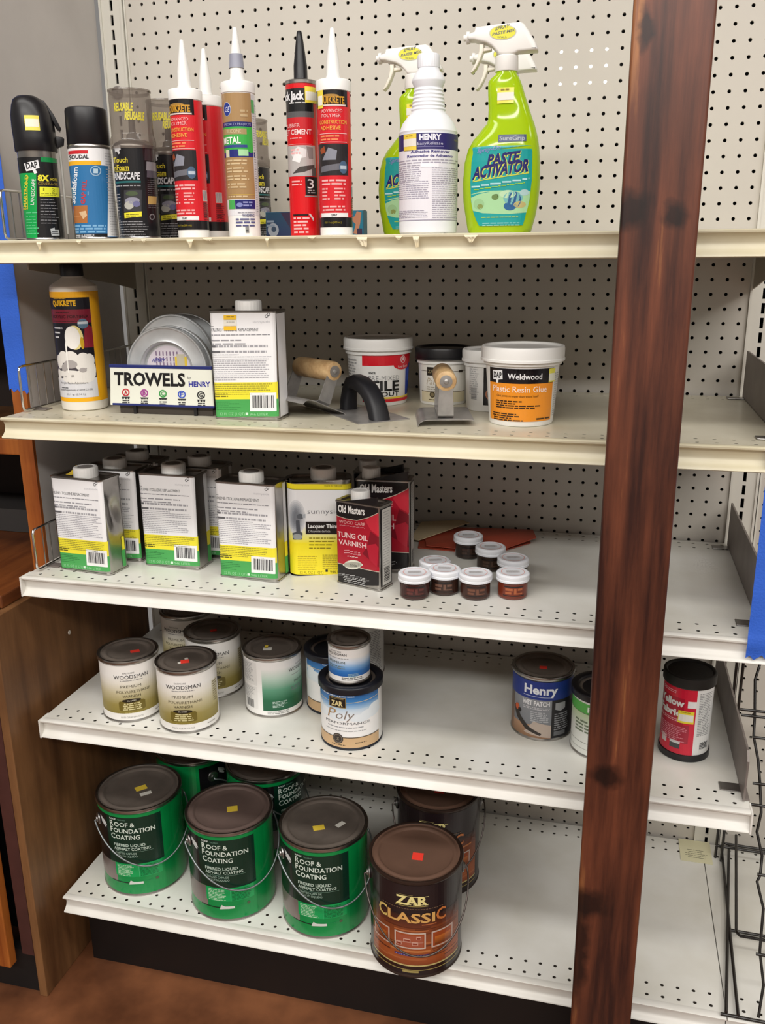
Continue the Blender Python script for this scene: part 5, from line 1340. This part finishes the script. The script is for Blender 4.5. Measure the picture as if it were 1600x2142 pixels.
def art_red(a, R, h):
    F = pi*R
    R_(a, -F, .0115, F, .0245, '171518', 0); R_(a, -F, .0245, F, h-.016, 'd8242e', 0); R_(a, -F, h-.036, .022, h-.0155, '171518', 1)
    R_(a, -.0245, .0245, -.0, .0248, '171518', 1)
    R_(a, -.024, .0250, .019, .0305, 'ececec', 2); T_(a, 'GRAY', -.002, .0262, .0030, '3a3a3a', .009, .02, 4, 'c')
    R_(a, -.028, .080, .021, .121, '2c282a', 2); P_(a, [(-.018, .100), (-.008, .116), (.004, .112), (.002, .100)], '8a8c98', 3); P_(a, [(-.022, .084), (.012, .088), (.012, .096), (-.02, .092)], '6c6c74', 3); P_(a, [(-.022, .114), (-.014, .118), (-.012, .110), (-.02, .108)], '9c4c2c', 4); E_(a, .0125, .0905, .0060, .0085, '4c6480', 4); R_(a, .008, .088, .017, .0925, 'b8c4d0', 5)
    T_(a, 'QUIKRETE', -.020, h-.032, .0085, 'c8922c', .036, .04); R_(a, -.020, h-.0355, .018, h-.0335, 'e0d0c8', 4); E_(a, -.004, h-.0225, .012, .0020, 'a88040', 4)
    T_(a, 'ADVANCED', -.0175, h-.0435, .0042, 'f0c0c0', .030, .0); T_(a, 'POLYMER', -.017, h-.0495, .0042, 'f0c0c0', .027, .0)
    T_(a, 'CONSTRUCTION', -.021, h-.0580, .0050, 'ecac4c', .040, .01); T_(a, 'ADHESIVE', -.0195, h-.0655, .0050, 'ecac4c', .029, .01)
    R_(a, -.022, h-.0705, .019, h-.0698, 'f0c0c0', 4); R_(a, -.022, h-.0815, .019, h-.0808, 'f0c0c0', 4); L_(a, -.020, .012, h-.0725, 2, .0042, 'f08c5c', .2)
    L_(a, -.020, .017, .0745, 2, .0046, 'f4b8b8', .05); L_(a, -.020, -.006, .0635, 4, .0044, 'f0a8a8', .4); L_(a, -.001, .016, .0635, 4, .0044, 'f0a8a8', .3); L_(a, -.020, .016, .0400, 2, .0044, 'f4b0b0', .08); T_(a, '10.1 fl oz (300 mL)', -.016, .0165, .0026, 'a89820', .024)
    for i in range(8): R_(a, .028, .030+i*.0026, .036, .0312+i*.0026+(i % 2)*.0006, '5a2024', 3)
    R_(a, .0275, .052, .038, .067, 'd8d0d0', 3)
    for i in range(6): R_(a, .0285+i*.0015, .053, .0291+i*.0015, .066, '6a5c5c', 4)
    L_(a, .027, .042, .048, 8, .0030, '8a2028', .2)
RG = 'red adhesive tubes with white nozzles'
q1 = tube_body('adhesive_tube', 'red adhesive tube with white nozzle in front of the foam cans', .3468, -.4300, .0238, .204, RG, radians(-26), artf=art_red, nlen=.064)
dup(q1, (.3520, -.3700, S1), facing(.352, -.37)-radians(55), 'red adhesive tube with white nozzle standing directly behind another red one')
q3 = dup(q1, (.5717, -.4350, S1), facing(.5717, -.435)-radians(2), 'red adhesive tube with white nozzle, rightmost, touching the black-nozzled tube')
b = Art(lambda p, q: (p, q), 1.); R_(b, -.0245, .166, -.0140, .189, 'ecd848', 6); R_(b, -.0235, .170, -.0150, .182, 'ece8dc', 7)
b.build('price_sticker', cylmap(.0230), .0038, q3)
def art_ge(a, R, h):
    F = pi*R; TAN = 'a8875c'
    R_(a, -F, .030, F, h-.0165, 'e6e6ea', 0); R_(a, -.044, .0525, .0215, h-.0165, TAN, 1)
    R_(a, -.044, .1490, .0215, .1555, '2a2f6c', 2); R_(a, -.044, .1150, .0215, .1490, '3fae4c', 2); R_(a, -.044, .139, .012, .1465, 'a89468', 3); R_(a, -.044, .1215, .012, .1252, '3a4a8c', 3)
    R_(a, -.044, .109, .0255, .1158, '2a2f78', 2); R_(a, -.0225, .109, -.015, .119, 'd8d8b8', 3); R_(a, -.001, .1105, .013, .119, 'a8dca8', 4); R_(a, -.0145, .109, -.0015, .119, '2a3078', 3)
    R_(a, .0215, .030, .0285, h-.018, 'd4d4d8', 2); R_(a, .0215, .168, .0285, .185, '4ca858', 3)
    E_(a, -.0155, .172, .0068, .0092, 'd4d8e8', 3); E_(a, -.0155, .172, .0062, .0086, '2c3c8c', 4); T_(a, 'GE', -.0155, .1685, .0068, 'dce0f0', .0080, .0, 5, 'c', .25)
    L_(a, .004, .016, .171, 2, .006, 'c0a880', .2); T_(a, 'METAL', -.0270, .1270, .0085, 'eef4ea', .0300, .03); T_(a, 'SPECIALTY PROJECTS', -.023, .1508, .0030, 'a8acd4', .042); T_(a, 'SILICONE', -.018, .1410, .0044, 'd8c8a4', .022)
    for i in range(4): L_(a, -.022, .014, .1055-i*.0105, 2, .0042, 'd4bc94', .25)
    R_(a, -.0225, .0582, .0205, .0590, 'c8a850', 3); L_(a, -.022, .010, .0570, 1, .004, 'd4bc94', .1); R_(a, -.0225, .039, -.010, .0515, '4cae58', 3); R_(a, -.0095, .039, .0205, .0515, '24286c', 3); L_(a, .002, .017, .0490, 2, .0042, '9094c8', .2); E_(a, -.003, .0445, .0045, .0030, '8088c0', 4)
    L_(a, -.006, .020, .0345, 1, .002, '9a9aa4', .1); T_(a, 'WARNING', 0, .0285, .0035, '4a4c78', .018, .02); L_(a, -.010, .020, .0260, 3, .0044, '5a5c88', .1)
    R_(a, .0035, .006, .0085, .0165, '8a8a8a', 3); R_(a, .0045, .008, .0075, .010, '4a4a4a', 4)
    for i in range(42): L_(a, .023, .0275, h-.042-i*.0032, 1, .0016, '8a8a90', .2, 4)
    L_(a, .031, .045, h-.03, 45, .0034, 'b4b4ba', .2)
ge = tube_body('sealant_tube', 'tan and white sealant tube with grey band on its nozzle', .4286, -.4300, .0238, .2095, None, radians(-6), artf=art_ge, nlen=.069, nr0=.0098)
mk('nozzle_band', lathe([(.0102, .2125+.015), (.0106, .2125+.015), (.0093, .2125+.033), (.0086, .2125+.033)], 28), M('grey_band', '9698a8', .4), ge, 40)
def art_bj(a, R, h):
    F = pi*R
    R_(a, -F, .002, F, h-.005, 'd8161e', 0); R_(a, -.05, h-.052, .0175, h-.012, '1a1a1c', 1); R_(a, -.05, h-.0495, .0175, h-.042, '5a5a5c', 2); R_(a, -.05, h-.0495-.052+.03, .0175, h-.0495, 'c8262e', 2)
    T_(a, 'Black Jack', -.041, h-.0265, .0105, 'e4e4e6', .044, .045); L_(a, -.02, .006, h-.030, 1, .003, 'c8c8c8', .05)
    T_(a, 'RUBBER', -.030, h-.0625, .0048, 'f0c0c0', .026, .0); T_(a, 'WET CEMENT', -.037, h-.0720, .0068, 'f4dcdc', .049, .01); L_(a, -.02, .0, h-.0760, 1, .003, 'f0b0b0', .1); R_(a, -.03, h-.085, .012, h-.0845, 'f0b0b0', 3); L_(a, -.02, -.004, h-.091, 2, .0045, 'f0b0b0', .2)
    R_(a, -.045, .0825, .0185, .1235, 'b8b4b2', 2); P_(a, [(-.02, .112), (-.008, .122), (.004, .118), (.003, .108), (-.012, .104)], 'e0dede', 3); P_(a, [(-.018, .086), (.0, .088), (.016, .094), (.016, .098), (-.006, .095)], '4a4644', 3); P_(a, [(.004, .122), (.014, .121), (.014, .106), (.007, .106)], '8a8684', 3); P_(a, [(-.018, .104), (-.006, .100), (-.002, .110), (-.012, .114)], 'f0eeee', 4); R_(a, .0115, .0825, .0185, .094, '5c5856', 3)
    R_(a, .001, .0570, .0205, .0815, '18181a', 4); T_(a, '3', .0040, .0660, .0125, 'ececec', .0095, .0, 6); L_(a, .004, .017, .0640, 2, .003, 'a8a8a8', .2, 5); R_(a, .0, .0545, .0205, .0562, '9a9a9a', 4)
    L_(a, -.02, -.003, .0765, 2, .0042, 'f0b0b0', .2); R_(a, -.02, .0285, .004, .031, '2a1416', 3); P_(a, [(.004, .0315), (.007, .0315), (.012, .025), (.011, .021), (.0095, .024)], 'd8d0d0', 4); L_(a, -.019, .008, .0265, 5, .0048, 'f4b8b8', .3)
bj = tube_body('cement_tube', 'red and black cement tube with black nozzle', .5164, -.4100, .0224, .2098, None, radians(2), nozzle=BLKPL, artf=art_bj, nlen=.0680, nr0=.0098, nr1=.0034, white_base=False, metal_top=True)
b = Art(lambda p, q: (p, q), 1.); R_(b, .004, .1790, .0270, .2000, 'ecd848', 6); R_(b, .005, .1825, .0262, .1935, 'ece8dc', 7)
b.build('price_sticker', cylmap(.0216), .0038, bj)
# little blue carton behind the tubes
t = thing('blue_carton', 'small flat blue carton lying behind the red tubes', 'carton', (.512, -.345, S1), radians(1))
mk('box', box(-.078, -.012, 0, .078, .012, .038, .0006), M('blue_card', '2c6c8c', .5), t)
a = Art(lambda p, q: (p, q), 1.)
R_(a, -.077, .0005, -.010, .0375, '24506c', 0, '2a3a68'); R_(a, -.010, .0005, .077, .0375, '2c8cac', 0); P_(a, [(-.053, .037), (-.02, .037), (-.022, .001), (-.03, .001)], '3a2c4c', 1); E_(a, -.066, .012, .009, .010, 'a8b4c0', 2); E_(a, -.065, .013, .004, .004, '3a5068', 3); L_(a, -.076, -.063, .026, 2, .006, '8ca0b4', .2)
P_(a, [(.058, .026), (.065, .030), (.068, .037), (.075, .035), (.073, .020), (.069, .004), (.062, .005), (.066, .018)], 'd89a78', 2); R_(a, .068, .001, .076, .012, '4a3c58', 3)
a.build('box_print', flatmap(-.012), 0, t)

# ------------------------------------------------------------------ white bottle
def remover():
    x, y, R, h = .7023, -.4205, .0406, .2321
    t = thing('remover_bottle', 'white ribbed-neck bottle with navy label band between the green spray bottles', 'bottle', (x, y, S1), facing(x, y))
    kz = h/1400; kr = R/217
    C = lambda w, cy: (w*kr/2, (1645-cy)*kz)
    prof = [(0, .002), (R-.008, .002), (R-.004, 0), (R-.0005, .003), (R, .008), (R, .126), (R-.0016, .130), (R-.0005, .1335), C(425, 835), C(380, 770), C(300, 715), C(258, 695)]
    for i in range(7):
        cy = 690-i*29; w = 258-i*7
        prof += [C(w-4, cy-2), C(w-14, cy-9), C(w-14, cy-15), C(w-5, cy-23)]
    prof += [C(216, 484), C(240, 455), C(243, 445), C(215, 410), C(165, 372), C(160, 366), C(150, 350), (0, (1645-350)*kz)]
    mk('body', lathe(prof, 60), WHTPL2, t, 40)
    screw_cap(0, 0, (1645-350)*kz, 78*kr, 103*kz, t, False, WHTPL2)
    a = Art(cylP(519, 217, R, 1645, 1400/h, 0, -.012, 1100), 1400/h)
    a.rect(100, 866, 940, 990, '2c2468', 0); a.rect(100, 990, 940, 1530, 'e9e7ee', 0); a.rect(100, 1530, 940, 1536, 'a09cb0', 1)
    a.text('HENRY', 458, 918, 42, 'e8e8f4', 155, l=3, b=.05); a.text('EasyRelease', 445, 955, 22, 'c8c8e0', 180, l=3, b=.0); a.rect(440, 968, 630, 971, '8c88b8', 2); a.text('NEW', 705, 920, 14, '8a8a48', 40, l=3)
    a.text('Adhesive Remover', 395, 1014, 20, '4a4484', 280, l=3, b=.03); a.text('Removedor de Adhesivo', 370, 1046, 18, '5a5490', 325, l=3, b=.03)
    a.lines(300, 740, 1065, 2, 20, 'a8a4b4', l=2, rag=.05, th=.4); a.lines(300, 470, 1105, 8, 16, 'aaa6b6', l=2, rag=.1, th=.45); a.rect(465, 1095, 595, 1124, 'f4f2f8', 3)
    for i in range(9): a.lines(300, 525, 1230+i*16, 1, 12, 'a6a2b4', l=2, rag=.1)
    for i in range(25): a.lines(545, 738, 1128+i*16, 1, 12, 'a8a4b4', l=2, rag=.1)
    for i in range(5): a.lines(300, 520, 1456+i*13, 1, 10, 'a29eb0', l=2, rag=.15)
    a.rect(348, 868, 438, 992, 'ecd04c', 5); a.rect(348, 905, 438, 962, 'e8e2d8', 6); a.lines(365, 425, 880, 1, 14, 'a88c28', l=6)
    a.build('label', cylmap(R), .0045, t, PRINT)
remover()

# ------------------------------------------------------------------ lime spray bottles
LIME = bpy.data.materials.new('lime_liquid_bottle'); LIME.use_nodes = True
_n = LIME.node_tree; _b = _n.nodes['Principled BSDF']; _b.inputs['Base Color'].default_value = lin('c6e81c')+(1,); _b.inputs['Roughness'].default_value = .12; _b.inputs['Coat Weight'].default_value = .5
_b.inputs['Subsurface Weight'].default_value = .0
_t = _n.nodes.new('ShaderNodeBsdfTranslucent'); _t.inputs['Color'].default_value = lin('d8f03c')+(1,)
_m = _n.nodes.new('ShaderNodeMixShader'); _m.inputs[0].default_value = .42
_n.links.new(_b.outputs[0], _m.inputs[1]); _n.links.new(_t.outputs[0], _m.inputs[2]); _n.links.new(_m.outputs[0], _n.nodes['Material Output'].inputs[0])
SPW = M('sprayer_white', 'f2f0ec', .4)
def spray_bottle(loc, rz, label):
    t = thing('spray_bottle', label, 'spray bottle', loc, rz, 'lime green spray bottles with white trigger heads')
    KX = 5443.; KZ = 5920.; Z = lambda cy: (1629-cy)/KZ
    tab = [(1640, 818, 1272), (1610, 806, 1288), (1500, 788, 1315), (1400, 772, 1330), (1250, 766, 1338), (1100, 776, 1332), (1000, 800, 1323), (930, 838, 1312), (890, 872, 1302), (850, 902, 1291), (815, 932, 1280), (780, 944, 1266), (700, 945, 1238), (600, 940, 1205), (540, 938, 1186), (505, 940, 1172), (480, 958, 1160), (462, 985, 1150), (450, 996, 1142), (425, 998, 1140)]
    W = {}
    secs = []
    cx0 = 1050
    def dep(z): 
        v = z/Z(425); return .0265 if v < .55 else (.0265-.0095*min(1, (v-.55)/.18) if v < .9 else .0155-.002*min(1, (v-.9)/.05))
    secs.append([((( (818+1272)/2-cx0)/KX)+(.0385)*cos(2*pi*k/48)*.96, .024*sin(2*pi*k/48)*.9, 0.0) for k in range(48)])
    for cy, l, r in tab:
        z = max(.0012, Z(cy)+.003); c = ((l+r)/2-cx0)/KX; hw = (r-l)/2/KX; d = dep(z)
        if z > .178: d = min(d, hw)
        ring = []
        for k in range(48):
            an = 2*pi*k/48; ex = .85
            ring.append((c+hw*abs(cos(an))**ex*(1 if cos(an) >= 0 else -1), d*abs(sin(an))**ex*(1 if sin(an) >= 0 else -1), z))
        secs.append(ring); W[z] = (c, hw, d)
    secs.append([(p[0]*.5, p[1]*.5, secs[-1][0][2]+.0002) for p in secs[-1]])
    mk('bottle_body', loft(secs), LIME, t, 60)
    zs = sorted(W)
    def at(v):
        for a_, b_ in zip(zs, zs[1:]):
            if a_ <= v <= b_:
                f = (v-a_)/(b_-a_); return [W[a_][i]+(W[b_][i]-W[a_][i])*f for i in range(3)]
        return W[zs[0]] if v < zs[0] else W[zs[-1]]
    def mapf(u, v, e):
        c, hw, d = at(v); q = min(.985, abs((u-c)/hw)); 
        s_ = (1-q**(2/.85))**(.85/2)
        return (u, -(d*s_+e+.0004), v)
    a = Art(lambda x, y: ((x-cx0)/KX, Z(y)+.003), 5600.)
    TL = '22a0a0'
    # teal panel in strips following its outline
    def strip(rows, c, l):
        for (y0, l0, r0), (y1, l1, r1) in zip(rows, rows[1:]):
            n = 12
            for i in range(n):
                p = lambda l_, r_, f: l_+(r_-l_)*f
                a.add([(p(l1, r1, i/n), y1), (p(l1, r1, (i+1)/n), y1), (p(l0, r0, (i+1)/n), y0), (p(l0, r0, i/n), y0)], c, l)
    strip([(1032, 850, 900), (1015, 845, 1030), (1002, 842, 1150), (990, 845, 1272)], TL, 1)
    strip([(1032, 848, 1276), (1100, 838, 1278), (1250, 832, 1280), (1400, 840, 1268), (1480, 858, 1250), (1540, 880, 1238), (1588, 905, 1226)], TL, 1)
    strip([(1015, 848, 1274), (1034, 846, 1276)], TL, 1)
    strip([(1345, 836, 850), (1330, 890, 960), (1322, 950, 1060), (1330, 980, 1272), (1345, 900, 1272), (1370, 838, 1270), (1430, 846, 1262), (1470, 855, 1254), (1490, 930, 1250), (1500, 1080, 1130)], 'a9d8a4', 2)
    for x, y, rx, ry, c in ((1110, 1350, 60, 30, 'c0e0b8'), (900, 1420, 40, 40, '9cc894'), (910, 1440, 22, 20, '8a9a58'), (1020, 1370, 26, 22, '6c8a50'), (1030, 1360, 14, 12, '3c5c34'), (1150, 1380, 70, 50, '78b8b8'), (1160, 1395, 48, 62, '2c5c90'), (1130, 1440, 46, 34, '2c6498'), (1200, 1430, 44, 26, 'c0b478'), (1230, 1340, 34, 24, 'b0d0d0')): a.ell(x, y, rx, ry, c, 3)
    a.text('PASTE', 955, 1132, 76, '28266a', 228, l=5, b=.045, sh=.16, slope=-.10); a.text('ACTIVATOR', 846, 1230, 84, '28266a', 408, l=5, b=.045, sh=.16, slope=-.13)
    a.poly([(960, 1148), (1188, 1120), (1188, 1126), (960, 1154)], 'd4dc50', 4); a.poly([(850, 1246), (1258, 1190), (1258, 1197), (850, 1253)], 'd4dc50', 4)
    a.text('PASTE', 960, 1137, 78, 'd8e060', 228, l=4, b=.06, sh=.16, slope=-.10); a.text('ACTIVATOR', 851, 1235, 86, 'd8e060', 408, l=4, b=.06, sh=.16, slope=-.13)
    a.lines(842, 1262, 1282, 1, 24, 'b8e4e8', l=5, rag=0, slope=-.13); a.lines(862, 1232, 1306, 1, 14, 'a0d040', l=5, rag=0, slope=-.12)
    a.text('Spray-On', 878, 1040, 34, '7c8cc0', 170, l=4, b=.02, sh=.25, slope=-.14)
    a.poly([(1032, 908), (1230, 908), (1232, 958), (1030, 964)], '4a5478', 3); a.text('SureGrip', 1040, 950, 32, 'a0a8b0', 182, l=4, b=.02)
    a.lines(920, 1220, 1520, 1, 14, 'b0d060', l=4, rag=.1); a.lines(930, 1210, 1565, 2, 16, '8cd0cc', l=4, rag=.1)
    a.sticker(1014, 562, 1132, 676, 6)
    a.build('label', mapf, .006, t, PRINTG)
    # trigger head
    zc = Z(425)+.003
    xc = (1069-cx0)/KX
    col = lathe([(0, zc-.002), (.0150, zc-.002), (.0155, zc-.001), (.0150, zc+.016), (.0135, zc+.0175), (0, zc+.0175)], 44, cx=xc)
    hd = mk('collar', col, SPW, t, 40)
    X = lambda cx: (cx-cx0)/KX
    Zh = lambda cy: Z(cy)+.003
    out = [(788, 190), (790, 165), (838, 150), (845, 120), (1000, 108), (1160, 99), (1185, 112), (1220, 160), (1270, 245), (1292, 292), (1288, 303), (1240, 303), (1150, 306), (1128, 320), (1012, 320), (1000, 298), (960, 255), (920, 232), (850, 214), (840, 208), (800, 206)]
    mk('trigger_head', extrude_poly([(X(x), Zh(y)) for x, y in out], 'y', -.0125, .0125, .003), SPW, t, 50)
    tr = [(872, 236), (905, 236), (902, 290), (880, 350), (850, 410), (822, 438), (812, 432), (838, 390), (862, 330), (872, 280)]
    mk('trigger_lever', extrude_poly([(X(x), Zh(y)) for x, y in tr], 'y', -.008, .008, .0012), M('lever_cream', 'ece6d8', .45), t, 50)
    mk('pivot_arm', extrude_poly([(X(x), Zh(y)) for x, y in ((896, 262), (960, 262), (958, 282), (900, 290))], 'y', -.006, .006, .001), M('lever_cream', 'ece6d8', .45), t, 50)
    bm = lathe([(0, 0), (.0075, 0), (.0078, .004), (.0040, .0045), (.0038, .008), (0, .008)], 24)
    bmesh.ops.rotate(bm, cent=(0, 0, 0), matrix=Matrix.Rotation(-pi/2, 3, 'Y'), verts=bm.verts[:]); bmesh.ops.translate(bm, vec=(X(800), 0, Zh(180)), verts=bm.verts[:])
    mk('nozzle_tip', bm, SPW, t, 40)
    b2 = Art(lambda x, y: (X(x), Zh(y)), 5600.)
    b2.ell(1040, 170, 96, 52, 'c8c8b8', 0, 30); b2.ell(1040, 170, 90, 47, 'e6e23c', 1, 30); b2.text('SPRAY', 985, 155, 22, '6c6c60', 100, l=2, b=.03, sh=.2, slope=-.2); b2.text('PASTE MIX', 965, 190, 20, '77776c', 160, l=2, b=.03, sh=.2, slope=-.15); b2.text('WALL', 1000, 210, 14, '8a8a50', 70, l=2, b=.02)
    b2.build('head_sticker', flatmap(-.0125), 0, t)
    return t
s1 = spray_bottle((.8040, -.4200, S1), radians(3), 'lime green spray bottle in front, rightmost, label fully visible')
dup(s1, (.6610, -.3300, S1), radians(3), 'lime green spray bottle half hidden behind the white ribbed bottle')
dup(s1, (.7920, -.2900, S1), radians(3), 'lime green spray bottle hidden behind the front one, only its trigger head showing')
# ------------------------------------------------------------------ light, camera
def area(loc, size, sy, power, col, rot):
    l = bpy.data.lights.new('ceiling_tube', 'AREA'); l.shape = 'RECTANGLE'; l.size = size; l.size_y = sy; l.energy = power; l.color = col
    o = bpy.data.objects.new('ceiling_tube', l); o.location = loc; o.rotation_euler = rot; COL.objects.link(o)
area((.8, -1.6, 3.0), 4.5, .35, 52, (1, .975, .93), (radians(8), 0, 0))
area((.8, -3.6, 3.0), 4.5, .35, 115, (1, .975, .93), (radians(25), 0, 0))
area((3.4, -2.4, 3.0), .35, 3, 25, (1, .975, .93), (0, radians(25), 0))
w = bpy.data.worlds.new('room'); sc.world = w; w.use_nodes = True
w.node_tree.nodes['Background'].inputs[0].default_value = (.80, .76, .72, 1)
w.node_tree.nodes['Background'].inputs[1].default_value = .30
cd = bpy.data.cameras.new('camera'); cam = bpy.data.objects.new('camera', cd); COL.objects.link(cam)
cam.location = CAM; cam.rotation_euler = (1.288885, .009546, .246981)
cd.sensor_fit = 'VERTICAL'; cd.sensor_height = 36; cd.lens = 36*1853.789/2142; cd.clip_start = .01
sc.camera = cam
sc.view_settings.view_transform = 'Standard'; sc.view_settings.look = 'None'; sc.view_settings.exposure = -0.06; sc.view_settings.gamma = 1
sc.view_settings.use_curve_mapping = False
